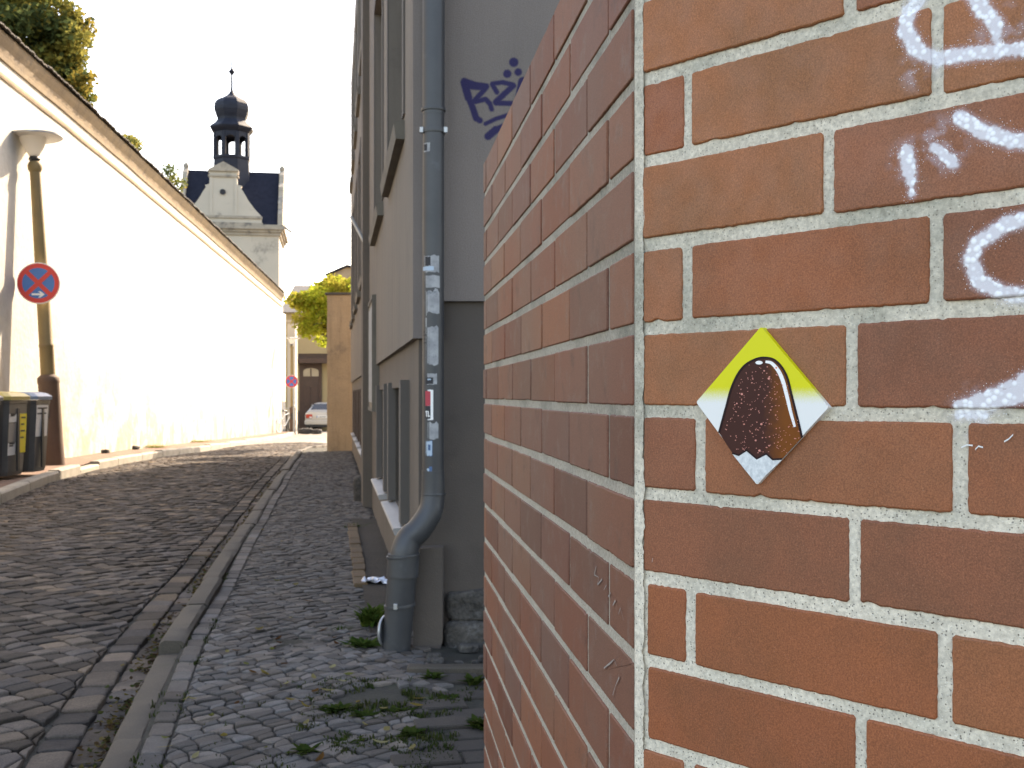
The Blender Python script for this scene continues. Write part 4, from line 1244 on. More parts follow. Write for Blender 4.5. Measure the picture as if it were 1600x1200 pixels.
# ---------------------------------------------------------------- downpipe
PY = 4.47
def pp(px, py, Y=PY): return at(px, py, Y)
dp = thing('downpipe', pp(618, 1015), 'grey zinc rainwater downpipe covered in stickers at the corner of the house', 'downpipe')
px0 = pp(677.5, 700).x
RU = 0.0435
MB().tube([(px0 + 0.004, PY + .01, HTOP - 0.05), (px0, PY, pp(0, 180).z)], RU * 1.03, 28).build('upper_pipe', M['zinc'], dp, smooth=True)
MB().tube([(px0, PY, pp(0, 168).z), (px0 - 0.002, PY, pp(0, 755).z)], RU, 28).build('pipe', M['zinc'], dp, smooth=True)
def curve_pts(P, n=8):
    out = []
    for i in range(len(P) - 1):
        p0_, p1_, p2_, p3_ = P[max(i - 1, 0)], P[i], P[i + 1], P[min(i + 2, len(P) - 1)]
        for k in range(n):
            s_ = k / n
            out.append(0.5 * ((2 * p1_) + (p2_ - p0_) * s_ + (2 * p0_ - 5 * p1_ + 4 * p2_ - p3_) * s_ ** 2 + (3 * p1_ - p0_ - 3 * p2_ + p3_) * s_ ** 3))
    return out + [P[-1]]
el = curve_pts([pp(676.5, 735), pp(676.5, 772), pp(672, 800, PY - .01), pp(655, 827, PY - .025), pp(640, 842, PY - .03), pp(632, 862, PY - .04), pp(630.5, 885, PY - .04)], 8)
MB().tube(el, [RU * 1.05 + (0.056 - RU * 1.05) * min(1, i / (len(el) * .9)) for i in range(len(el))], 28).build('elbow', M['zinc'], dp, smooth=True)
MB().tube([pp(630.5, 866, PY - .04), pp(629, 900, PY - .04)], 0.0635, 28).build('socket', M['zinc'], dp, smooth=True)
MB().tube([pp(630, 880, PY - .04), pp(624, 955, PY - .03), pp(617, 1030, PY - .02)], 0.0585, 28).build('stand_pipe', M['zinc'], dp, smooth=True)
def hoop(c, r, h, name, tiltx=0.0):
    Mh = Matrix.Translation(c) @ Matrix.Rotation(tiltx, 4, 'Y')
    MB().lathe([(r, -h), (r + .004, -h), (r + .005, 0), (r + .004, h), (r, h)], Mh, 28, cap=False).build(name, M['zinc'], dp, smooth=True)
hoop((px0, PY, pp(0, 172).z), RU * 1.04, 0.006, 'pipe_joint'); hoop((px0, PY, pp(0, 205).z), RU, 0.009, 'pipe_clamp')
hoop((px0, PY, pp(0, 772).z), RU * 1.06, 0.004, 'pipe_joint'); hoop(pp(630, 868, PY - .04), 0.0635, 0.005, 'pipe_joint', R(-6))
hoop(pp(624.5, 946, PY - .03), 0.0590, 0.007, 'pipe_clamp', R(-5))
for c in (Vector((px0 - .047, PY - .02, pp(0, 205).z)), Vector((px0 + .05, PY - .02, pp(0, 205).z)), pp(618, 948, PY - .092)):
    MB().bbox(-.008, .008, -.008, .008, -.012, .012, .002, Matrix.Translation(c)).build('clamp_bolt', M['steel'], dp)
# open inspection flap
fc = pp(597, 985, PY - .02)
Mf = Matrix.Translation(fc) @ Matrix.Rotation(R(72), 4, 'Z') @ Matrix.Rotation(R(90), 4, 'X')
fl = MB().lathe([(0.001, 0), (0.052, 0), (0.057, 0.006), (0.062, 0.007), (0.062, 0.014), (0.054, 0.014), (0.05, 0.006), (0.001, 0.005)], Mf @ Matrix.Scale(0.9, 4, (1, 0, 0)), 24).build('inspection_flap', M['steel'], dp, smooth=True)
# stickers wrapped round the pipe: (y0, y1, angle0, angle1, material, seed ragged)
def sticker(y0, y1, a0, a1, mat, ragged=0.0, lift=0.0006, parent=None, seed=0):
    z0, z1 = pp(0, y1).z, pp(0, y0).z
    n = 10; r2 = random.Random(seed)
    vs = []
    for i in range(n + 1):
        a = R(a0 + (a1 - a0) * i / n)
        za = z0 + (r2.uniform(-1, 1) * ragged); zb = z1 + (r2.uniform(-1, 1) * ragged)
        for z in (za, zb):
            vs.append((px0 + (RU + lift) * math.sin(a), PY - (RU + lift) * math.cos(a), z))
    fs = [(2 * i, 2 * i + 2, 2 * i + 3, 2 * i + 1) for i in range(n)]
    return MB().add(vs, fs).build('sticker' if parent is None else 'print', mat, parent or dp, smooth=True)
# angles: -90 = left edge of the pipe as seen, 90 = right edge
s1 = sticker(401, 427, -84, 34, M['paperwhite'], .003, seed=1); sticker(403, 417, -45, -12, M['ink'], .002, .0009, s1, 11); sticker(418, 424, -70, 5, M['palebl'], .001, .0009, s1, 12)
s2 = sticker(432, 451, -84, 38, M['paperwhite'], .002, seed=2)
s3 = sticker(455, 492, -84, 36, M['paperwhite'], .012, seed=3)
s4 = sticker(497, 512, -80, -35, M['paperwhite'], .004, seed=4)
s5 = sticker(511, 570, -86, 30, M['paperwhite'], .006, seed=5)
for k, yy in enumerate((518, 523, 529, 535)): sticker(yy, yy + 2.4, -78, -45 + 6 * (k % 2), M['ink'], .0004, .0009, s5, 20 + k)
s6 = sticker(584, 601, -84, 22, M['paperwhite'], .002, seed=6); s6b = sticker(590, 600, -42, 2, M['ink'], 0, .0009, s6, 30); sticker(592, 594, -30, -10, M['palebl'], 0, .0012, s6b, 31)
s7 = sticker(609, 656, -86, 2, M['white'], .001, seed=7); s7b = sticker(611, 634, -58, -12, M['redprint'], .001, .0009, s7, 40); sticker(611, 654, -80, -46, M['ink'], .004, .0010, s7, 41); sticker(634, 654, -46, -12, M['ink'], .001, .0009, s7, 42)
for k, (aa, bb) in enumerate(((-38, -33), (-27, -22))): sticker(642, 651, aa, bb, M['white'], 0, .0013, s7, 43 + k)
sticker(649, 651, -22, -15, M['white'], 0, .0013, s7, 46); sticker(642, 643.6, -42, -29, M['white'], 0, .0013, s7, 47)
s8 = sticker(660, 684, -84, 30, M['paperwhite'], .007, seed=8)
s9 = sticker(688, 712, -84, -2, M['blueprint'], .002, seed=9); sticker(689, 711, -40, -4, M['palebl'], .003, .0009, s9, 50); sticker(694, 703, -26, -12, M['blueprint'], .001, .0012, s9, 51)
s10 = sticker(728, 755, -86, -4, M['blueprint'], .001, seed=10); sticker(731, 734, -50, -20, M['palebl'], 0, .0009, s10, 60); sticker(734, 742, -28, -20, M['palebl'], 0, .0009, s10, 61); sticker(741, 744, -46, -28, M['palebl'], 0, .0009, s10, 62); sticker(744, 752, -50, -42, M['palebl'], 0, .0009, s10, 63)
sticker(240, 226, -60, -15, M['paperwhite'], .001, seed=13); sticker(228, 238, -58, -32, M['ink'], .001, .0009, None, 14)

# ================================================================ WEEDS, LEAVES, LITTER
def tuft(name, base, n, h, spread, seed, label, group=None, broad=False, c1=(0.03, 0.06, 0.013), c2=(0.065, 0.095, 0.022)):
    r2 = random.Random(seed)
    mb = MB(); cols = []
    for k in range(n):
        a = r2.uniform(0, 2 * math.pi); L = h * r2.uniform(0.5, 1.1); lean = spread * r2.uniform(0.2, 1.0)
        w = (0.010 if broad else 0.0035) * r2.uniform(0.7, 1.3)
        bx, by = base[0] + r2.gauss(0, spread * .16), base[1] + r2.gauss(0, spread * .16)
        d = Vector((math.cos(a), math.sin(a), 0)); sd = Vector((-d.y, d.x, 0))
        o = len(mb.v); m5 = 5
        vs = []
        for i in range(m5):
            s_ = i / (m5 - 1)
            p = Vector((bx, by, base[2])) + d * lean * s_ ** 1.5 + Vector((0, 0, L * (s_ - 0.35 * s_ ** 2.4)))
            ww = w * (math.sin(math.pi * (0.2 + 0.75 * s_)) if broad else (1 - s_ * .9))
            vs += [p - sd * ww, p + sd * ww]
        mb.add(vs, [(2 * i, 2 * i + 1, 2 * i + 3, 2 * i + 2) for i in range(m5 - 1)])
        f = r2.random(); tone = [c1[q] + (c2[q] - c1[q]) * f for q in range(3)]
        cols += [(*tone, 1)] * len(vs)
    o = mb.build(name, M['grass'], None, cols=cols)
    return tag(o, label, 'weed', group)
def gp(px, py, dz=0.0):
    Y = CAMZ * F / (py - CY)
    X = (px - CX) / F * Y
    return (X, Y, zwalk(X, Y) + dz - 0.012)
tuft('grass_clump', gp(580, 978), 90, 0.15, 0.13, 1, 'tall bright green weed clump growing against the foot of the downpipe', None, True, (0.035, 0.07, 0.014), (0.085, 0.12, 0.028))
tuft('grass_clump', gp(566, 1012), 80, 0.05, 0.11, 2, 'low dark green weed patch in front of the downpipe flap', None, True)
tuft('grass_clump', gp(533, 985), 40, 0.05, 0.07, 3, 'small yellowish weed left of the tall weed clump')
tuft('grass_clump', gp(552, 822), 70, 0.07, 0.16, 4, 'low weed growing beside the edging bricks below the house windows')
for k, (x, y, n, h) in enumerate([(527, 1112, 60, .03), (570, 1122, 40, .025), (640, 1150, 45, .03), (478, 1172, 35, .025), (625, 1115, 35, .022), (678, 1063, 30, .04), (752, 1138, 40, .05), (545, 1160, 30, .02), (700, 1095, 25, .02), (738, 1068, 30, .04)]):
    tuft('moss_tuft', gp(x, y, 0.004), n, h, 0.06, 20 + k, 'tiny green tuft sprouting between stones in the near pavement', 'tufts between the paving stones', True, (0.024, 0.045, 0.011), (0.055, 0.07, 0.017))

# moss and seedlings filling the joints of the near pavement
rm = random.Random(77)
mb = MB(); cols = []
for k in range(1500):
    q = rm.random()
    if q < 0.12:
        y = rm.uniform(2.6, 7.0); x = XK(y) + KW + rm.gauss(0.004, 0.008)
    elif q < 0.20:
        y = rm.uniform(2.6, 5.5); x = XK(y) + KW + 0.08 + rm.gauss(0, 0.008)
    else:
        px = rm.gauss(590, 90); py = rm.uniform(1065, 1210)
        x, y, _ = gp(px, py)
        if px > 755 or mnoise.noise(Vector((x * 6, y * 6, 1))) < -0.02: continue
    if q < 0.20 and mnoise.noise(Vector((0, y * 3.1, 2))) < 0.05: continue
    z = zwalk(x, y) - 0.014
    tone = rm.choice(((0.030, 0.046, 0.014), (0.045, 0.06, 0.018), (0.06, 0.065, 0.022), (0.035, 0.04, 0.018)))
    for b_ in range(rm.randint(3, 6)):
        a = rm.uniform(0, 6.28); L = rm.uniform(0.006, 0.016); w = rm.uniform(0.0015, 0.004)
        d = Vector((math.cos(a), math.sin(a), 0)); sd = Vector((-d.y, d.x, 0))
        p = Vector((x + rm.gauss(0, .006), y + rm.gauss(0, .006), z))
        vs = [p - sd * w, p + sd * w, p + d * L * .8 + Vector((0, 0, L + .008)) + sd * w * .5, p + d * L * .8 + Vector((0, 0, L + .008)) - sd * w * .5]
        mb.add(vs, [(0, 1, 2, 3)]); cols += [(*tone, 1)] * 4
tag(mb.build('joint_moss', M['grass'], None, cols=cols), 'dark green moss and seedlings filling joints of the near pavement', 'moss', kind='stuff')

def leaf_shape(L, W, curl, Mx):
    P = [(0, 0), (0.25, .75), (0.5, 1), (0.75, .7), (1, 0)]
    vs = []
    for (u, w) in P:
        z = curl * L * (u - .5) ** 2 * 2
        vs += [Mx @ Vector((L * (u - .5), -W * w, z + curl * W * w)), Mx @ Vector((L * (u - .5), 0, z)), Mx @ Vector((L * (u - .5), W * w, z + curl * W * w))]
    fs = []
    for i in range(4):
        o = i * 3
        fs += [(o, o + 3, o + 4, o + 1), (o + 1, o + 4, o + 5, o + 2)]
    return vs, fs
rl = random.Random(31)
spots = [(327, 870), (335, 884), (523, 1001), (526, 1012), (505, 985), (432, 908), (455, 967), (405, 985), (414, 1057), (385, 1043), (560, 1105, ), (510, 1086), (604, 1147), (595, 1168), (645, 1177), (740, 1137), (570, 1140), (492, 1088), (655, 1100), (453, 1100),
         (470, 1103), (478, 1111), (300, 1093), (290, 1093), (370, 1102), (395, 1055), (355, 1022), (369, 1020), (413, 1057), (445, 1044), (260, 1150), (305, 1178), (258, 1163), (430, 1010), (425, 1018), (435, 993), (437, 1000), (545, 1063), (535, 1072), (490, 1066),
         (600, 1116), (650, 1110), (478, 1135), (350, 1150), (415, 1170), (500, 1190), (330, 1120), (448, 1075), (520, 1050), (462, 915), (480, 940), (410, 830), (440, 850), (500, 905)]
LT = [(0.18, 0.13, 0.035), (0.11, 0.055, 0.02), (0.22, 0.18, 0.08), (0.08, 0.04, 0.02), (0.26, 0.23, 0.12), (0.13, 0.13, 0.04)]
for k, s_ in enumerate(spots):
    x, y, z = gp(*s_[:2], 0.020)
    Ml = Matrix.Translation((x, y, z)) @ Matrix.Rotation(rl.uniform(0, 6.28), 4, 'Z') @ Matrix.Rotation(rl.uniform(-.35, .35), 4, 'X') @ Matrix.Rotation(rl.uniform(-.3, .3), 4, 'Y')
    vs, fs = leaf_shape(rl.uniform(.025, .06), rl.uniform(.006, .014), rl.uniform(0.1, .5), Ml)
    tn = rl.choice(LT)
    o = MB().add(vs, fs).build('fallen_leaf', M['grass'], None, cols=[(*tn, 1)] * len(vs))
    tag(o, 'small dry fallen leaf lying on the cobbled pavement', 'leaf', 'fallen leaves scattered on the pavement')
# leaf litter caught in the gutter
mb = MB(); cols = []
for k in range(2600):
    y = 2.2 + 14 * rl.random() ** 1.5
    if mnoise.noise(Vector((0, y * 1.3, 4))) < -0.1 and rl.random() < .8: continue
    x = XK(y) - abs(rl.gauss(0, 0.045)) - 0.004
    Ml = Matrix.Translation((x, y, zroad(x, y) + 0.004 + rl.random() * .018)) @ Matrix.Rotation(rl.uniform(0, 6.28), 4, 'Z') @ Matrix.Rotation(rl.uniform(-.7, .7), 4, 'X') @ Matrix.Rotation(rl.uniform(-.5, .5), 4, 'Y')
    vs, fs = leaf_shape(rl.uniform(.012, .036), rl.uniform(.004, .010), rl.uniform(0.1, .6), Ml)
    tn = rl.choice([(0.08, 0.05, 0.025), (0.05, 0.032, 0.02), (0.12, 0.09, 0.03), (0.045, 0.04, 0.02), (0.16, 0.12, 0.05), (0.06, 0.07, 0.025)])
    mb.add(vs, fs); cols += [(*tn, 1)] * len(vs)
tag(mb.build('leaf_litter', M['grass'], None, cols=cols), 'brown leaf litter and moss caught along the gutter', 'leaf litter', kind='stuff')
# rubble in the earth behind the edging slab
for k in range(16):
    x = rl.uniform(-0.34, 0.0); y = rl.uniform(4.16, 4.46); s_ = rl.uniform(.012, .03)
    if x < -.28 and y > 4.3: continue
    o = boulder('rubble_stone', x - s_, x + s_, y - s_, y + s_, -0.012, s_ * .9, M['stone'], None, k + 30, .006)
    tag(o, 'small rubble stone in the earth between slab and house wall', 'stone', 'rubble behind the edging slab')
# crumpled foil
mb = MB(); fx = gp(588, 911)
n = 9; vs = []
for i in range(n + 1):
    for j in range(n + 1):
        u, v_ = i / n - .5, j / n - .5
        p = Vector((u * .16 + fx[0], v_ * .10 + fx[1], fx[2] + .03))
        q = mnoise.noise_vector(Vector((u * 9, v_ * 9, 2)))
        vs.append(p + Vector((q.x * .015, q.y * .015, abs(q.z) * .045 - 0.02 * (4 * u * u + 4 * v_ * v_) * .5)))
mb.add(vs, [(i * (n + 1) + j, (i + 1) * (n + 1) + j, (i + 1) * (n + 1) + j + 1, i * (n + 1) + j + 1) for i in range(n) for j in range(n)])
tag(mb.build('foil_scrap', M['foil']), 'crumpled silvery foil scrap lying left of the downpipe', 'litter')

# ================================================================ COURTYARD WALL ON THE LEFT
cw = thing('courtyard_wall', (XW(20), 20, g(20)), 'tall sunlit cream plaster wall with moulded cornice along the left of the street', 'wall')
WY0, WY1, WH = 4.0, 48.6, 5.52
wdir = Vector((-0.089, 1)).normalized(); wn_ = Vector((wdir.y, -wdir.x))
def wp(Y, out, z): return Vector((XW(Y) + wn_.x * out, Y + wn_.y * out, z + g(Y)))
WYS = frange(WY0, WY1, 0.6)
def sweep(name, prof, mat, parent, smooth=False, wav=0.0):
    vs = []
    for yy in WYS:
        for (o_, z_) in prof:
            q = mnoise.noise(Vector((yy * .9, z_ * 2, o_ * 3))) * wav
            vs.append(wp(yy, o_, z_ + q))
    k_ = len(prof)
    fs = [(i * k_ + k, (i + 1) * k_ + k, (i + 1) * k_ + k + 1, i * k_ + k + 1) for i in range(len(WYS) - 1) for k in range(k_ - 1)]
    fs += [tuple(range(k_)), tuple((len(WYS) - 1) * k_ + k for k in range(k_))]
    return fix_normals(MB().add(vs, fs).build(name, mat, parent, smooth))
sweep('wall_body', [(-0.45, -0.6), (0, -0.6), (0, 0.5), (0, 1.5), (0, 3.5), (0, 5.80), (-0.45, 5.80)], M['limewash'], cw, wav=0.004)
sweep('string_course', [(-0.02, 5.50), (0.022, 5.51), (0.03, 5.54), (0.022, 5.585), (-0.02, 5.60)], M['cornice'], cw, wav=0.012)
sweep('cornice', [(-0.02, 5.76), (0.03, 5.77), (0.04, 5.83), (0.065, 5.92), (0.11, 5.99), (0.135, 6.04), (0.135, 6.09), (-0.4, 6.15), (-0.4, 5.76)], M['cornice'], cw, wav=0.015)
y = WY0; k = 0
while y < WY1:
    for row in range(2):
        o0, o1 = (0.20, -0.10) if row == 0 else (-0.06, -0.36)
        za, zb = (6.095, 6.235) if row == 0 else (6.235, 6.375)
        j0 = rl.uniform(-.015, .015); ww = 0.192
        yy = y + (0.1 if row else 0)
        mb = MB()
        n = 4; vs = []
        for i in range(n + 1):
            s_ = i / n; arch = 0.022 * math.sin(math.pi * s_)
            for (o_, z_) in ((o0, za), (o1, zb)):
                vs.append(wp(yy + ww * s_, o_ + j0, z_ + arch + 0.012 + j0 * .4)); vs.append(wp(yy + ww * s_, o_ + j0, z_ + arch - 0.006 + j0 * .4))
        fs = []
        for i in range(n):
            a, b_ = 4 * i, 4 * i + 4
            fs += [(a, b_, b_ + 2, a + 2), (a + 1, a + 3, b_ + 3, b_ + 1), (a, a + 1, b_ + 1, b_), (a + 2, b_ + 2, b_ + 3, a + 3)]
        fs += [(0, 2, 3, 1), (4 * n, 4 * n + 1, 4 * n + 3, 4 * n + 2)]
        if k < 150 or row == 0:
            fix_normals(mb.add(vs, fs).build('roof_tile', M['rooftile'], cw))
    y += 0.2; k += 1
sweep('ridge', [(-0.46, 6.36), (-0.40, 6.42), (-0.32, 6.40), (-0.30, 6.33), (-0.46, 6.15)], M['rooftile'], cw, wav=0.02)
# loose rubble at the wall foot
for k, yy in enumerate((20.2, 22.4)):
    tag(boulder('wall_foot_stone', XW(yy) + .10, XW(yy) + .22, yy, yy + .16, g(yy) - .02, g(yy) + .075, M['stone'], None, 60 + k, .02), ('nearer' if k == 0 else 'farther') + ' of two dark stones lying at the foot of the cream wall', 'stone')
tuft('grass_fringe', (XW(24) + .2, 24, g(24)), 200, 0.12, 0.7, 80, 'yellow green grass fringe along the foot of the cream wall', None, False, (0.16, 0.18, 0.03), (0.26, 0.25, 0.05))
tuft('grass_fringe', (XW(29) + .2, 29, g(29)), 200, 0.12, 0.9, 81, 'farther yellow green grass fringe at the foot of the cream wall', None, False, (0.16, 0.18, 0.03), (0.26, 0.25, 0.05))

# ================================================================ STREET LAMPS AND SIGNS
def street_lamp(base, scale, lean, label):
    root = thing('street_lamp', base, label, 'street lamp', 'street lamps along the cream wall')
    Ml = Matrix.Translation(base) @ Matrix.Rotation(lean, 4, 'Y') @ Matrix.Scale(scale, 4)
    MB().lathe([(0.165, -0.1), (0.16, 0.05), (0.152, 0.4), (0.15, 1.2), (0.158, 1.22), (0.158, 1.29), (0.14, 1.31), (0.105, 1.34)], Ml, 20).build('base', M['pole_base'], root, True)
    MB().lathe([(0.105, 1.3), (0.102, 1.75), (0.106, 1.76), (0.106, 1.79), (0.10, 1.80), (0.094, 2.6), (0.076, 4.40)], Ml, 20).build('pole', M['pole'], root, True)
    MB().bbox(-.05, .05, -.158, -.14, 0.7, 1.02, .006, Ml).build('access_door', M['black'], root)
    MB().lathe([(0.076, 4.36), (0.10, 4.40), (0.105, 4.46), (0.09, 4.50), (0.07, 4.52)], Ml, 20).build('collar', M['pole'], root, True)
    MB().lathe([(0.05, 4.50), (0.085, 4.56), (0.06, 4.60), (0.05, 4.62)], Ml, 20).build('neck', M['black'], root, True)
    MB().lathe([(0.06, 4.59), (0.09, 4.64), (0.135, 4.72), (0.17, 4.80), (0.19, 4.87), (0.185, 4.88)], Ml, 28, cap=False).build('glass_bowl', M['lampglass'], root, True)
    MB().lathe([(0.18, 4.888), (0.40, 4.875), (0.415, 4.885), (0.40, 4.895), (0.25, 4.915), (0.06, 4.935), (0.005, 4.94)], Ml, 32).build('canopy', M['white'], root, True)
    MB().lathe([(0.396, 4.872), (0.418, 4.878), (0.418, 4.90), (0.398, 4.902)], Ml, 32, cap=False).build('canopy_rim', M['steel'], root, True)
    return root
LB = at(84, 725, 16.4); LB.z = g(16.4)
LEAN = math.atan2(-0.31, 4.9)
street_lamp(LB, 1.0, LEAN, 'tall ochre street lamp leaning left behind the bins, carrying a no stopping sign')
L2 = at(457.5, 677, 46.8); L2.z = g(46.8)
street_lamp(L2, 0.82, R(-0.6), 'distant small street lamp at the far end of the cream wall')

def no_stop_sign(c, r, facing, label, arrow, parent_group='no stopping signs'):
    """round sign facing -Y turned by facing"""
    root = thing('no_stopping_sign', c, label, 'traffic sign', parent_group)
    Ms = Matrix.Translation(c) @ Matrix.Rotation(facing, 4, 'Z') @ Matrix.Rotation(R(90), 4, 'X')   # local z -> -Y
    MB().lathe([(r * 0.2, -0.012), (r, -0.008), (r, 0.0), (r * .99, 0.002)], Ms, 40).build('sign_plate', M['white'], root)
    def disc(r0, r1, z, mat, name):
        mb = MB()
        n = 40
        vs = [Ms @ Vector((rr * math.cos(2 * math.pi * k / n), rr * math.sin(2 * math.pi * k / n), z)) for rr in (r0, r1) for k in range(n)]
        mb.add(vs, [(k, (k + 1) % n, n + (k + 1) % n, n + k) for k in range(n)]); mb.build(name, mat, root)
    disc(0.001, r * 0.74, 0.004, M['signblue'], 'blue_field'); disc(r * 0.74, r * 0.955, 0.0045, M['signred'], 'red_ring')
    for sgn in (1, -1):
        mb = MB(); w = r * 0.105; L = r * .77
        a = Vector((1, sgn, 0)).normalized(); p = Vector((-a.y, a.x, 0))
        mb.add([Ms @ (a * -L - p * w + Vector((0, 0, .0065 + .001 * sgn))), Ms @ (a * L - p * w + Vector((0, 0, .0065 + .001 * sgn))), Ms @ (a * L + p * w + Vector((0, 0, .0065 + .001 * sgn))), Ms @ (a * -L + p * w + Vector((0, 0, .0065 + .001 * sgn)))], [(0, 1, 2, 3)])
        mb.build('red_bar', M['signred'], root)
    if arrow:
        k = r; z = .011
        P = [(-.30, -.585), (.10, -.585), (.0, -.69), (.10, -.69), (.30, -.54), (.10, -.39), (.0, -.39), (.10, -.495), (-.30, -.495)]
        mb = MB(); mb.add([Ms @ Vector((x * k, y * k, z)) for x, y in P], [(0, 1, 7, 8), (1, 2, 3, 4), (1, 4, 7), (4, 5, 6, 7)]); mb.build('white_arrow', M['white'], root)
    return root
SC = at(60, 442.5, 16.2)
no_stop_sign(SC, 0.305, R(10), 'blue and red no stopping sign with white arrow on the leaning lamp post', True)
SC2 = at(455.5, 596, 46.0)
no_stop_sign(SC2, 0.27, R(6), 'small distant no stopping sign at the far end of the cream wall', False)
sp_ = thing('sign_post', (at(459, 660, 46.1).x, 46.1, g(46)), 'thin steel post carrying the distant no stopping sign', 'post')
xx = at(459, 660, 46.15).x
MB().tube([(xx, 46.15, g(46) - .1), (xx, 46.15, SC2.z + .1)], 0.03, 10).build('post', M['steel'], sp_, True)
MB().tube([(xx, 46.1, SC2.z), (SC2.x, 46.03, SC2.z)], 0.018, 8).build('bracket', M['steel'], sp_, True)
MB().tube([(xx, 46.1, 0.6), (xx + .12, 46.0, 0.52)], 0.02, 8).build('arm', M['steel'], sp_, True)
for k, (dx, s_) in enumerate(((0.32, .26), (0.85, .2))):
    y = 46.3
    tag(boulder('kerb_rock', L2.x + dx, L2.x + dx + s_ * 2.2, y, y + .4, g(y) - .05, g(y) + s_ * .7, M['stone'], None, 90 + k, .03), ('larger' if k == 0 else 'smaller') + ' rough stone lying on the ground beside the distant lamp', 'stone')

# ================================================================ WHEELIE BINS
def wheelie_bin(Y0, Y1, X, h, lidmat, label, stickers, depth=0.62):
    """front face towards +X"""
    yc = (Y0 + Y1) / 2; w = Y1 - Y0
    z0 = g(yc) + 0.0
    root = thing('wheelie_bin', (X - depth / 2, yc, z0), label, 'bin', 'wheelie bins by the cream wall')
    def bp(y, x, z): return Vector((X + x, yc + y, z0 + z))
    mb = MB()
    secs = [(0.05, 0.40, -depth + .10, -0.06), (0.10, 0.42, -depth + .08, -0.045), (h * .86, 0.485, -depth + .01, -0.006), (h * .865, 0.50, -depth, 0.0), (h * .90, 0.50, -depth, 0.0)]
    vs = []
    for (z, hw, xb, xf) in secs:
        hw *= w; c = 0.05
        for (yy, xx_) in ((-hw + c, xf), (hw - c, xf), (hw, xf - c), (hw, xb), (-hw, xb), (-hw, xf - c)):
            vs.append(bp(yy, xx_, z))
    n = 6
    fs = [(k * n + i, k * n + (i + 1) % n, (k + 1) * n + (i + 1) % n, (k + 1) * n + i) for k in range(len(secs) - 1) for i in range(n)] + [tuple(range(n)), tuple((len(secs) - 1) * n + i for i in range(n))]
    fix_normals(mb.add(vs, fs).build('body', M['binplastic'], root))
    mb = MB()
    lid = [(h * .905, 0.515, -depth - .02, .02), (h * .945, 0.52, -depth - .02, .025), (h * .985, 0.46, -depth + .05, -.04), (h * 1.0, 0.36, -depth + .12, -.12)]
    vs = []
    for (z, hw, xb, xf) in lid:
        hw *= w; c = 0.05
        for (yy, xx_) in ((-hw + c, xf), (hw - c, xf), (hw, xf - c), (hw, xb), (-hw, xb), (-hw, xf - c)): vs.append(bp(yy, xx_, z))
    fs = [(k * n + i, k * n + (i + 1) % n, (k + 1) * n + (i + 1) % n, (k + 1) * n + i) for k in range(len(lid) - 1) for i in range(n)] + [tuple(range(n)), tuple((len(lid) - 1) * n + i for i in range(n))]
    fix_normals(mb.add(vs, fs).build('lid', lidmat, root))
    MB().tube([bp(-w * .40, -depth - .05, h * .93), bp(w * .40, -depth - .05, h * .93)], 0.016, 8).build('handle', M['black'], root)
    for sgn in (-1, 1):
        MB().tube([bp(sgn * w * .36, -depth + .02, .1), bp(sgn * w * .45, -depth + .02, .1)], 0.1, 16).build('wheel', M['tyre'], root)
    MB().bbox(-.012, .012, -.03, .03, 0, h * .72, .004, Matrix.Translation(bp(0, -.012, .1))).build('front_rib', M['black'], root)
    for (ya, yb, za, zb, mt) in stickers:
        def xf(z): return -0.045 + (-0.006 + 0.045) * (z - .10) / (h * .86 - .10) + 0.004
        mb = MB(); mb.add([bp(ya * w, xf(za), za), bp(yb * w, xf(za), za), bp(yb * w, xf(zb), zb), bp(ya * w, xf(zb), zb)], [(0, 1, 2, 3)])
        s_ = mb.build('sticker', mt, root)
        if mt is M['yellowpaper'] or mt is M['white']:
            for q in range(4 if mt is M['yellowpaper'] else 2):
                zz = zb - (zb - za) * (.12 + .17 * q); e = 0.0045 + 0.003
                mb = MB(); mb.add([bp((ya + .05) * w, xf(zz) + .003, zz), bp((yb - .06 - .05 * (q % 2)) * w, xf(zz) + .003, zz), bp((yb - .06 - .05 * (q % 2)) * w, xf(zz) + .003, zz + .018), bp((ya + .05) * w, xf(zz) + .003, zz + .018)], [(0, 1, 2, 3)])
                mb.build('print', M['ink'], s_)
    return root
BXF = -6.02
wheelie_bin(12.45, 13.02, BXF + .0, 1.06, M['lidgrey'], 'leftmost of three dark wheelie bins, half cut by the photo edge', [(.05, .4, .3, .55, M['white'])])
wheelie_bin(13.14, 13.74, BXF, 1.07, M['lidyellow'], 'dark wheelie bin with yellow lid and yellow and white stickers, between the other two bins', [(-.40, -.06, .70, .80, M['white']), (-.40, -.06, .30, .45, M['white']), (.08, .40, .32, .80, M['yellowpaper']), (-.40, -.06, .46, .69, M['lidgrey'])])
wheelie_bin(13.88, 14.40, BXF, 1.07, M['lidblue'], 'dark wheelie bin with blue lid and tall white sticker beside the lamp', [(-.36, .30, .50, .90, M['white'])])

# ================================================================ GARDEN WALL, TREES
YT = 22.0
tw = thing('garden_wall', (at(530, 0, YT).x, YT, g(YT)), 'short tan plaster wall end crossing the pavement beyond the house', 'wall')
xa, xb = at(511, 0, YT).x, at(600, 0, YT).x
def tanface():
    nx, nz = 16, 30; vs = []
    z0, z1 = g(YT) - .3, at(0, 461, YT).z
    for j in range(nz + 1):
        for i in range(nx + 1):
            x = xa + (xb - xa) * i / nx; z = z0 + (z1 - z0) * j / nz
            vs.append((x + (mnoise.noise(Vector((z * 2, 3, 1))) * .012 if i == 0 else 0), YT + mnoise.noise(Vector((x * 2.5, z * 2.5, 0))) * .02, z))
    fs = [(j * (nx + 1) + i, j * (nx + 1) + i + 1, (j + 1) * (nx + 1) + i + 1, (j + 1) * (nx + 1) + i) for j in range(nz) for i in range(nx)]
    return vs, fs, z0, z1
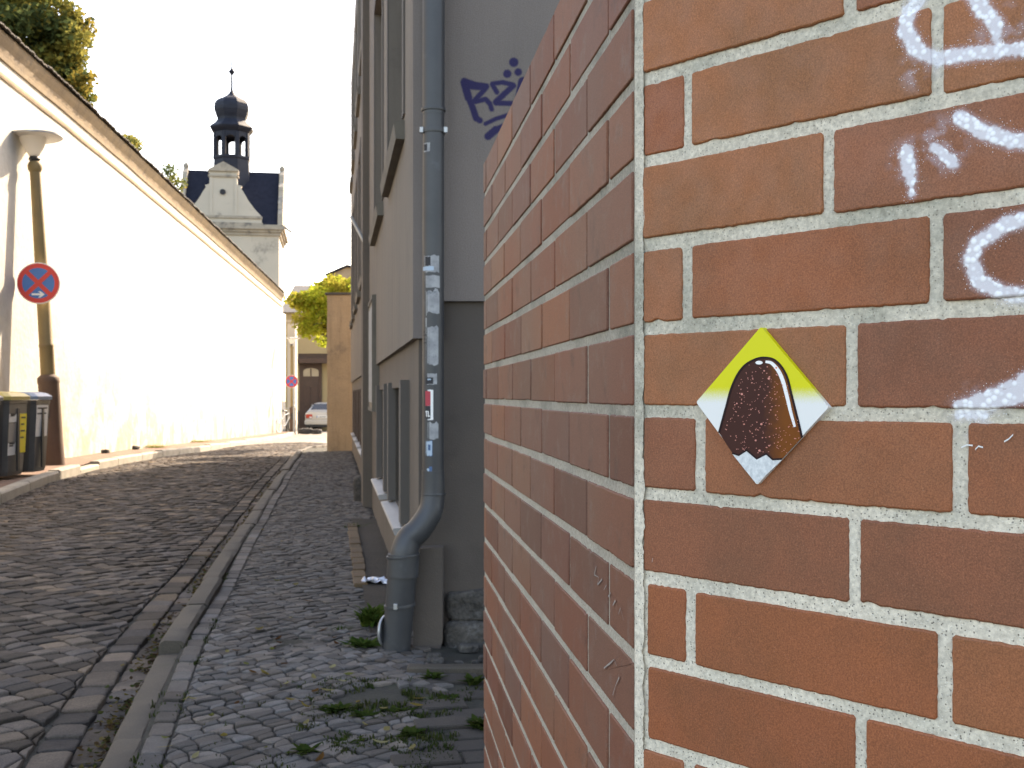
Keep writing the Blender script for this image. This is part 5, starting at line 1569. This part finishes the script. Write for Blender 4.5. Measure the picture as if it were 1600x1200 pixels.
vs, fs, z0, z1 = tanface()
mb = MB().add(vs, fs)
mb.box(xa + .01, xb, YT + .03, YT + 0.42, z0, z1 - .002)
mb.build('wall_body', M['tan'], tw)
MB().bbox(xa - .04, xb, YT - .04, YT + .46, z1, z1 + .05, .01).build('coping', M['rooftile'], tw)

def crown(clumps, n_per, leaf, rng, cols, sag=0.0):
    V, Fc, C = [], [], []
    for (c, r) in clumps:
        base = rng.choice(cols); k0 = rng.uniform(.8, 1.2)
        n = int(n_per * r[0] * r[1] * rng.uniform(.7, 1.3)) + 20
        for q in range(n):
            d = Vector((rng.gauss(0, 1), rng.gauss(0, 1), rng.gauss(0, 1))).normalized() * rng.random() ** 0.45
            p = Vector(c) + Vector((d.x * r[0], d.y * r[1], d.z * r[2]))
            a = Vector((rng.gauss(0, 1), rng.gauss(0, 1), rng.gauss(0, .7) - sag)).normalized()
            b_ = a.cross(Vector((rng.gauss(0, 1), rng.gauss(0, 1), rng.gauss(0, 1)))).normalized()
            L = leaf * rng.uniform(.6, 1.3); W = L * rng.uniform(.28, .42)
            o = len(V)
            nn = a.cross(b_) * L * .12
            V += [p - a * L * .5, p + b_ * W - nn * .2, p + a * L * .5 + nn, p - b_ * W - nn * .2]
            Fc.append((o, o + 1, o + 2, o + 3))
            col_ = rng.choice(cols) if rng.random() < .3 else base
            k = k0 * rng.uniform(.75, 1.25)
            C += [(col_[0] * k, col_[1] * k, col_[2] * k, 1)] * 4
    return V, Fc, C
def tree(name, base, trunk_h, tr, limbs, clumps, n_per, leaf, cols, seed, label, group=None, sag=0.0):
    rng = random.Random(seed)
    root = thing(name, base, label, 'tree', group)
    b_ = Vector(base)
    mb = MB()
    top = b_ + Vector((rng.uniform(-.2, .2), rng.uniform(-.2, .2), trunk_h))
    mb.tube([b_ - Vector((0, 0, .3)), b_ + (top - b_) * .5 + Vector((.08, 0, 0)), top], [tr * 1.25, tr, tr * .75], 10)
    for (c, r) in clumps[:limbs]:
        c = Vector(c); mid = top.lerp(c, .5) + Vector((rng.uniform(-.3, .3), rng.uniform(-.3, .3), rng.uniform(0, .4)))
        mb.tube([top - Vector((0, 0, .1)), mid, c], [tr * .5, tr * .28, tr * .09], 7)
    mb.build('trunk', M['bark'], root, True)
    V, Fc, C = crown(clumps, n_per, leaf, rng, cols, sag)
    MB().add(V, Fc).build('crown', M['leaf'], root, cols=C)
    return root
AUT = [(0.16, 0.175, 0.05), (0.21, 0.19, 0.05), (0.27, 0.21, 0.05), (0.11, 0.135, 0.05), (0.09, 0.115, 0.05)]
LIME = [(0.34, 0.38, 0.05), (0.42, 0.42, 0.06), (0.26, 0.31, 0.04), (0.38, 0.34, 0.06)]
rt = random.Random(17)
YB = 31.0
cl = []
for k in range(150):
    px = rt.uniform(-330, 125)
    py = rt.uniform(-240, 150)
    # right outline of the crown in the photograph
    lim = 128 - 26 * abs(math.sin(py * .045)) + (0 if py > 40 else -10) - max(0, (120 - py)) * 0.05 - max(0, py - 120) * .35
    r = rt.uniform(.4, .75)
    if px + r * F / YB * .7 > lim: px = lim - r * F / YB * .7
    c = at(px, py, YB + rt.uniform(-1.6, 2.6))
    cl.append((c, (r, r, r * .75)))
for (px, py) in ((112, 20), (104, 48), (98, 78), (108, 98), (118, 120), (122, 140), (112, 156), (96, 128), (78, 100), (84, 60), (70, 30), (60, 70), (40, 20), (30, 60), (15, 30), (60, 0), (90, 0), (10, 0), (132, 42), (126, 60), (138, 126), (134, 150), (118, 90)):
    r = rt.uniform(.42, .6)
    cl.append((at(px - 10, py, YB + rt.uniform(-.6, .6)), (r, r, r * .85)))
tb = at(-130, 0, YB + .5); tb.z = g(YB)
tree('autumn_tree', tb, 6.5, 0.32, 18, cl, 1500, 0.17, AUT, 1, 'big yellowing tree rising behind the cream wall at the upper left')
cl = [(at(203 + rt.uniform(-10, 8), 230 + rt.uniform(-10, 16), 42 + rt.uniform(-.6, .6)), (.4, .4, .36)) for k in range(9)]
b2 = at(205, 0, 42); b2.z = g(42)
tree('slender_tree', b2, 7.0, 0.10, 6, cl, 1100, 0.13, AUT, 2, 'thin sparse tree top peeping over the cream wall, left of the bushier one')
cl = [(at(rt.uniform(236, 280), rt.uniform(268, 330), 44 + rt.uniform(-1, 1)), (.42, .42, .36)) for k in range(16)]
b3 = at(258, 0, 44); b3.z = g(44)
tree('bushy_tree', b3, 6.0, 0.14, 9, cl, 1000, 0.14, AUT, 3, 'sparse bushy tree top over the cream wall, just left of the tower')
# lime green shrub tree overhanging the garden wall
YV = 26.0
cl = []
for k in range(60):
    px = rt.uniform(462, 590); py = rt.uniform(446, 470) if px > 512 else rt.uniform(450, 535)
    if px < 490: py = rt.uniform(462, 515)
    if px > 512: py = rt.uniform(440, 475)
    c = at(px, py, YV + rt.uniform(-1.2, 1.8))
    r = rt.uniform(.18, .32)
    cl.append((c, (r, r, r * .8)))
b4 = at(560, 0, YV + .6); b4.z = g(YV)
tree('lime_tree', b4, 2.4, 0.13, 20, cl, 2400, 0.105, LIME, 4, 'lime green leafy tree spilling over the tan wall end', None, 0.5)

# ================================================================ TOWER
TYF = 50.0
rz = Matrix.Rotation(R(9.4), 4, 'Z')
tcx = at(360, 0, TYF).x
Mt = Matrix.Translation((tcx, TYF, 0)) @ rz
def tz(crop_y): return CAMZ + (CY - (80 + crop_y / 4)) / F * TYF
tower = thing('church_tower', (tcx, TYF, g(TYF)), 'square cream tower with scrolled gable, dark slate roof and onion dome lantern', 'tower')
HW, DP = 2.16, 4.3
zc = tz(1090)
MB().box(-HW, HW, 0, DP, -1.2, zc, Mt).build('tower_body', M['cream'], tower)
mb = MB()
for (o_, z0, z1) in ((.08, zc - .42, zc - .28), (.16, zc - .28, zc - .16), (.26, zc - .16, zc - .02), (.20, zc - .02, zc + .06)):
    mb.box(-HW - o_, HW + o_, -o_, DP + o_, z0, z1 - .001, Mt)
mb.build('cornice', M['cream_trim'], tower)
# main roof: ridge left to right
zr = CAMZ + (CY - (80 + 752 / 4)) / F * (TYF + 2.15); ze = zc + .06
mb = MB()
w = HW - .02
mb.add([Mt @ Vector(p) for p in ((-w, 0.05, ze), (w, 0.05, ze), (w, DP / 2, zr), (-w, DP / 2, zr), (-w, DP - .05, ze), (w, DP - .05, ze))], [(0, 1, 2, 3), (3, 2, 5, 4), (0, 3, 4), (1, 5, 2)])
ro = mb.build('roof', M['slate'], tower)
for sgn in (-1, 1):
    mb = MB()
    P = [(0.0, 0), (0.15, .5), (.45, .75), (.55, 1.0), (.95, 1.35), (1.1, 1.75), (1.55, 2.0), (1.7, 2.35), (2.15, 2.62), (2.6, 2.35), (2.75, 2.0), (3.2, 1.75), (3.35, 1.35), (3.75, 1.0), (3.85, .75), (4.15, .5), (4.3, 0)]
    k = (zr + .12 - ze) / 2.62
    x0, x1 = sorted((sgn * (HW - .06), sgn * (HW + .16)))
    mb.prism([(y_, ze + z_ * k) for y_, z_ in P], x0, x1, lambda y_, z_, x_: Mt @ Vector((x_, y_, z_)))
    sg = fix_normals(mb.build('side_gable', M['cream_trim'], tower))
    MB().lathe([(0.02, 0), (.10, .02), (.14, .12), (.10, .22), (.06, .26), (.02, .30)], Mt @ Matrix.Translation((sgn * (HW + .05), DP / 2, zr + .06)), 12).build('finial', M['cream_trim'], sg, True)
# front scrolled gable
S_ = 1 / 4 / F * TYF
def gz(y): return tz(y)
half = [(232, 1086), (232, 1030), (225, 1022), (190, 985), (150, 930), (122, 880), (105, 855), (112, 842), (92, 838), (84, 832), (82, 770), (90, 768), (90, 755)]
prof = [(x * S_, gz(y)) for x, y in half]
poly = [(-x, z) for x, z in prof] + [(x, z) for x, z in reversed(prof)]
mb = MB(); mb.prism(poly, -0.10, 0.22, lambda x_, z_, y_: Mt @ Vector((x_ - .3, y_, z_)))
fg = fix_normals(mb.build('front_gable', M['cream'], tower))
mb = MB(); mb.prism([(-92 * S_, gz(755)), (92 * S_, gz(755)), (92 * S_, gz(745)), (0, gz(695)), (-92 * S_, gz(745))], -0.2, 0.26, lambda x_, z_, y_: Mt @ Vector((x_ - .3, y_, z_)))
fix_normals(mb.build('pediment', M['cream_trim'], fg))
for (x0, x1, y0, y1, o_) in ((-240, 240, 1090, 1072, -.17), (-236, 236, 1046, 1030, -.16), (-92, 92, 790, 778, -.17)):
    mb = MB(); mb.prism([(x0 * S_, gz(y0)), (x1 * S_, gz(y0)), (x1 * S_, gz(y1)), (x0 * S_, gz(y1))], o_, 0.2, lambda x_, z_, y_: Mt @ Vector((x_ - .3, y_, z_)))
    mb.build('gable_moulding', M['cream_trim'], fg)
for sgn in (-1, 1):
    xs = sorted((sgn * 66 * S_, sgn * 84 * S_))
    mb = MB(); mb.prism([(xs[0], gz(1030)), (xs[1], gz(1030)), (xs[1], gz(790)), (xs[0], gz(790))], -.13, 0.0, lambda x_, z_, y_: Mt @ Vector((x_ - .3, y_, z_)))
    mb.build('gable_pilaster', M['cream'], fg)
MB().lathe([(0.001, 0), (0.13, 0), (0.13, .03), (.001, .03)], Mt @ Matrix.Translation((-.32, -.135, gz(884))) @ Matrix.Rotation(R(90), 4, 'X'), 16).build('round_window', M['ink'], fg)
# lantern
Mla = Mt @ Matrix.Translation((-0.12, DP / 2, 0))
k2 = 1.043
def lz(y): return CAMZ + (CY - (80 + y / 4)) / F * (TYF + DP / 2)
lan = MB().lathe([(.92, lz(860)), (.88, lz(770)), (.86, lz(690)), (.90, lz(682)), (.90, lz(668)), (.80, lz(667))], Mla, 8, R(22.5)).build('lantern_base', M['lead'], tower)
for k in range(8):
    a = R(22.5 + 45 * k)
    Mk = Mla @ Matrix.Rotation(a, 4, 'Z')
    MB().bbox(.70, .87, -.095, .095, lz(668), lz(520), .02, Mk).build('lantern_column', M['lead'], lan)
    # arch panel between columns
    Ma = Mla @ Matrix.Rotation(a + R(22.5), 4, 'Z')
    rr = .86 * math.cos(R(22.5)); hw = .86 * math.sin(R(22.5)) - .05
    arch = [(-hw, lz(518)), (-hw, lz(580))] + [(-hw * .92 * math.cos(q * math.pi / 8), lz(580) + hw * .95 * math.sin(q * math.pi / 8)) for q in range(9)] + [(hw, lz(580)), (hw, lz(518))]
    mb = MB(); mb.prism(arch, rr - .10, rr, lambda y_, z_, x_: Ma @ Vector((x_, y_, z_))); fix_normals(mb.build('lantern_arch', M['lead'], lan))
dome = MB().lathe([(.80, lz(525)), (.90, lz(515)), (1.02, lz(498)), (1.06, lz(488)), (1.0, lz(478)), (.80, lz(458)), (.70, lz(440)), (.71, lz(428)), (.78, lz(405)), (.84, lz(380)), (.85, lz(360)), (.82, lz(338)), (.74, lz(320)), (.60, lz(306)), (.42, lz(295)), (.26, lz(282)), (.15, lz(268)), (.09, lz(255)), (.04, lz(240))], Mla, 8, R(22.5)).build('onion_dome', M['lead'], tower)
MB().lathe([(.055, lz(250)), (.045, lz(150)), (.06, lz(148)), (.16, lz(132)), (.15, lz(128)), (.05, lz(112)), (.04, lz(108)), (.036, lz(62)), (.01, lz(50))], Mla, 12).build('spire_finial', M['lead'], dome, True)
# gutter spout at the right corner
MB().tube([Mt @ Vector((HW + .2, .1, zc + .05)), Mt @ Vector((HW + .55, -.1, zc - .25))], .05, 8).build('gutter_spout', M['cream_trim'], tower)

# ================================================================ HOUSE AT THE END OF THE STREET
YE = 60.0
zg = g(YE)
eh = thing('ochre_house', (at(490, 0, YE).x, YE, zg), 'ochre house with dark canopy and arched brown door at the end of the street', 'house')
x0, x1 = at(446, 0, YE).x, at(640, 0, YE).x
ztop = at(0, 487, YE).z; zrdg = at(0, 446, YE + 4).z
MB().box(x0, x1, YE, YE + 8, zg - .5, ztop).build('wall', M['yellow'], eh)
mb = MB(); mb.add([(x0 - .3, YE - .3, ztop - .05), (x1, YE - .3, ztop - .05), (x1, YE + 4, zrdg), (x0 - .3, YE + 4, zrdg), (x0 - .3, YE + 8.3, ztop - .05), (x1, YE + 8.3, ztop - .05)], [(0, 1, 2, 3), (3, 2, 5, 4), (0, 3, 4)])
mb.build('roof', pmat('grey_slate_roof', (0.16, 0.145, 0.125), (0.12, 0.11, 0.10), 3, 0.85, bs=0.4, bscale=8, bdist=.05), eh)
cxs = (at(459, 0, YE).x, at(540, 0, YE).x)
MB().prism([(-0.9, at(0, 568, YE).z), (-0.9, at(0, 561, YE).z), (0.05, at(0, 552, YE).z), (.05, at(0, 568, YE).z)], cxs[0], cxs[1], lambda y_, z_, x_: Vector((x_, YE + y_, z_))).build('canopy', M['brownframe'], eh)
d0, d1 = at(468.5, 0, YE).x, at(503, 0, YE).x
MB().box(d0, d1, YE - .10, YE + .02, zg, at(0, 568, YE).z).build('door_surround', M['brownframe'], eh)
e0, e1 = at(474.5, 0, YE).x, at(498.5, 0, YE).x
do = MB().box(e0, e1, YE - .13, YE - .101, zg, at(0, 589, YE).z).build('door', pmat('dark_door', (0.05, 0.025, 0.018), (0.04, 0.02, 0.015), 3, 0.5), eh)
for s_ in (0, 1):
    for (za, zb) in ((.25, 1.1), (1.25, 2.3)):
        xa_ = e0 + (e1 - e0) * (.06 + .48 * s_); MB().bbox(xa_, xa_ + (e1 - e0) * .4, YE - .15, YE - .13, zg + za, zg + zb, .008).build('door_panel', M['brownframe'], do)
MB().bbox(-.02, .02, -.05, .05, -.12, .12, .008, Matrix.Translation(((e0 + e1) / 2 + .06, YE - .16, zg + 1.25))).build('handle', M['steel'], do)
fz0, fz1 = at(0, 588, YE).z, at(0, 575, YE).z
arch = [(e0, fz0), (e1, fz0)] + [((e0 + e1) / 2 + (e1 - e0) / 2 * math.cos(q * math.pi / 12), fz0 + (fz1 - fz0) * (.55 + .45 * math.sin(q * math.pi / 12))) for q in range(13)]
mb = MB(); mb.prism(arch, YE - .125, YE - .1, lambda x_, z_, y_: Vector((x_, y_, z_))); fl_ = fix_normals(mb.build('fanlight', pmat('curtained_glass', (0.40, 0.34, 0.25), (0.30, 0.25, 0.18), 2, 0.3), eh))
MB().box((e0 + e1) / 2 - .03, (e0 + e1) / 2 + .03, YE - .14, YE - .1255, fz0, fz1 - .03).build('glazing_bar', M['brownframe'], fl_)
# grey plinth left of the door
MB().box(x0 + .02, d0 - .02, YE - .03, YE + .01, zg - .1, at(0, 642, YE).z).build('plinth', M['frame'], eh)
# gate pier standing between wall end and ochre house
gpier = thing('gate_pier', at(455, 0, 51.5), 'pale plaster pier at the end of the cream wall behind the distant lamp', 'pier')
gpier.location.z = g(51.5)
MB().box(at(449, 0, 51.5).x, at(461, 0, 51.5).x, 51.5, 52.1, g(51.5) - .3, at(0, 505, 51.5).z).build('pier_shaft', M['cream'], gpier)
MB().bbox(at(447.5, 0, 51.5).x, at(462.5, 0, 51.5).x, 51.44, 52.16, at(0, 505, 51.5).z + .001, at(0, 500, 51.5).z, .02).build('pier_cap', M['cream_trim'], gpier)
# gabled house behind
YG = 74.0
gh = thing('gabled_house', (at(545, 0, YG).x, YG, g(YG)), 'distant brownish gabled house top rising behind the lime green tree', 'house')
xa, xm, xb = at(514, 0, YG).x, at(543, 0, YG).x, at(590, 0, YG).x
ze_, za_ = at(0, 430, YG).z, at(0, 417, YG).z
MB().prism([(xa, g(YG) - .5), (xb, g(YG) - .5), (xb, ze_), (xm, za_), (xa, ze_)], YG, YG + 7, lambda x_, z_, y_: Vector((x_, y_, z_))).build('wall', M['tan'], gh)
mb = MB()
for (p, q) in (((xa - .2, ze_ - .06), (xm, za_)), ((xm, za_), (xb + .2, ze_ - .1))):
    mb.prism([p, q, (q[0], q[1] + .14), (p[0], p[1] + .14)], YG - .2, YG + 7.2, lambda x_, z_, y_: Vector((x_, y_, z_ + .003)))
mb.build('roof', M['slate'], gh)

# ================================================================ PARKED CAR (rear towards the camera)
YC = 55.0
cz = g(YC) - 0.06
ccx = at(475, 0, YC).x + 0.90
car = thing('parked_car', (ccx, YC + 2.3, cz), 'silver saloon car parked with its rear showing past the tan wall end', 'car')
Mc = Matrix.Translation((ccx, YC, cz)) @ Matrix.Rotation(R(3), 4, 'Z')
secs = [  # y, half width, z sill, z belt, roof half width, roof z
    (0.00, 0.74, .42, .80, .62, .86), (0.06, 0.84, .30, .90, .70, .98), (0.35, 0.88, .25, .93, .74, 1.02), (0.75, 0.89, .22, .95, .72, 1.06), (1.25, 0.90, .22, .95, .60, 1.36), (1.75, 0.90, .22, .95, .57, 1.43),
    (2.5, 0.90, .22, .94, .57, 1.44), (3.0, 0.90, .22, .93, .58, 1.36), (3.55, 0.89, .22, .92, .70, 1.00), (4.2, 0.87, .24, .86, .70, .90), (4.6, 0.80, .32, .72, .62, .76), (4.72, 0.66, .42, .60, .5, .62)]
vs = []
for (y_, hw, z0, zb, rw, zr_) in secs:
    P = [(-hw * .93, z0), (-hw, z0 + .14), (-hw, zb - .12), (-hw * .96, zb), (-rw, zr_ - .03), (-rw * .8, zr_), (rw * .8, zr_), (rw, zr_ - .03), (hw * .96, zb), (hw, zb - .12), (hw, z0 + .14), (hw * .93, z0)]
    vs += [Mc @ Vector((x_, y_, z_)) for x_, z_ in P]
n = 12
fs = [(k * n + i, k * n + (i + 1) % n, (k + 1) * n + (i + 1) % n, (k + 1) * n + i) for k in range(len(secs) - 1) for i in range(n)] + [tuple(range(n)), tuple((len(secs) - 1) * n + i for i in range(n))]
shade_auto(fix_normals(MB().add(vs, fs).build('body', M['carpaint'], car)), 35)
def cp(x, y, z): return Mc @ Vector((x, y, z))
mb = MB(); mb.add([cp(-.66, .79, 1.085), cp(.66, .79, 1.085), cp(.55, 1.23, 1.372), cp(-.55, 1.23, 1.372)], [(0, 1, 2, 3)]); mb.build('rear_window', M['glass'], car)
for sgn in (-1, 1):
    mb = MB(); mb.add([cp(sgn * .875, 1.0, .99), cp(sgn * .875, 3.3, .97), cp(sgn * .63, 2.9, 1.35), cp(sgn * .63, 1.3, 1.33)], [(0, 1, 2, 3)]); mb.build('side_window', M['glass'], car)
    tl = MB().bbox(*sorted((sgn * .48, sgn * .80)), -.02, .06, .66, .86, .02, Mc).build('tail_light', M['taillight'], car)
    MB().bbox(*sorted((sgn * .50, sgn * .62)), -.03, -.018, .68, .74, .004, Mc).build('reverse_light', M['white'], tl)
    for yw in (.95, 3.75):
        Mw = Mc @ Matrix.Translation((sgn * .78, yw, .32)) @ Matrix.Rotation(R(90), 4, 'Y')
        wh = MB().lathe([(.20, -.11), (.31, -.11), (.325, -.08), (.325, .08), (.31, .11), (.20, .11)], Mw, 24).build('wheel', M['tyre'], car, True)
        MB().lathe([(.19, -.115), (.20, -.10), (.20, .10), (.19, .115), (.05, .118)], Mw, 20).build('rim', M['steel'], wh)
    MB().bbox(*sorted((sgn * .86, sgn * 1.02)), 2.95, 3.1, .93, 1.06, .02, Mc).build('wing_mirror', M['carpaint'], car)
MB().bbox(-.86, .86, -.07, .10, .34, .56, .03, Mc).build('bumper', M['carpaint'], car)
MB().bbox(-.80, .80, -.05, .10, .22, .335, .02, Mc).build('lower_valance', M['black'], car)
pl = MB().bbox(-.26, .26, -.035, -.01, .68, .79, .004, Mc).build('number_plate', M['white'], car)
MB().bbox(-.26, -.225, -.039, -.034, .685, .785, .001, Mc).build('plate_strip', M['signblue'], pl)
MB().bbox(-.18, .2, -.038, -.034, .72, .75, .001, Mc).build('plate_print', M['ink'], pl)

# ================================================================ BICYCLE leaning at the wall end
bc = at(445.5, 672, 47.4); bc.z = g(47.4)
bike = thing('bicycle', bc, 'pale bicycle leaning against the far end of the cream wall', 'bicycle')
Mb = Matrix.Translation(bc) @ Matrix.Rotation(R(72), 4, 'Z') @ Matrix.Rotation(R(6), 4, 'X')
def bk(x, z, y=0): return Mb @ Vector((x, y, z))
for xw in (-.52, .52):
    Mw = Mb @ Matrix.Translation((xw, 0, .34)) @ Matrix.Rotation(R(90), 4, 'X')
    P = [(.31 + .025 * math.cos(q * math.pi / 4), .025 * math.sin(q * math.pi / 4)) for q in range(9)]
    w_ = MB().lathe(P, Mw, 28, cap=False).build('wheel', M['tyre'] if xw > 0 else M['white'], bike, True)
    mb = MB()
    for q in range(12):
        a = q * math.pi / 6
        mb.tube([Mw @ Vector((.02 * math.cos(a), .02 * math.sin(a), 0)), Mw @ Vector((.3 * math.cos(a), .3 * math.sin(a), 0))], .003, 4)
    mb.build('spokes', M['steel'], w_)
mb = MB()
for a, b_ in (((-.52, .34), (-.05, .30)), ((-.52, .34), (-.18, .78)), ((-.05, .30), (-.22, .90)), ((-.05, .30), (.36, .80)), ((-.18, .76), (.34, .86)), ((.33, .95), (.52, .34))):
    mb.tube([bk(*a), bk(*b_)], .018, 8)
mb.build('frame', M['white'], bike, True)
MB().bbox(-.13, .13, -.07, .07, -.03, .03, .02, Mb @ Matrix.Translation((-.22, 0, .94))).build('saddle', M['black'], bike)
MB().tube([bk(.25, 1.02, -.28), bk(.34, 1.04, -.12), bk(.34, 1.0, 0), bk(.34, 1.04, .12), bk(.25, 1.02, .28)], .014, 8).build('handlebar', M['steel'], bike, True)
MB().tube([bk(.33, .94), bk(.34, 1.0)], .016, 8).build('stem', M['steel'], bike, True)
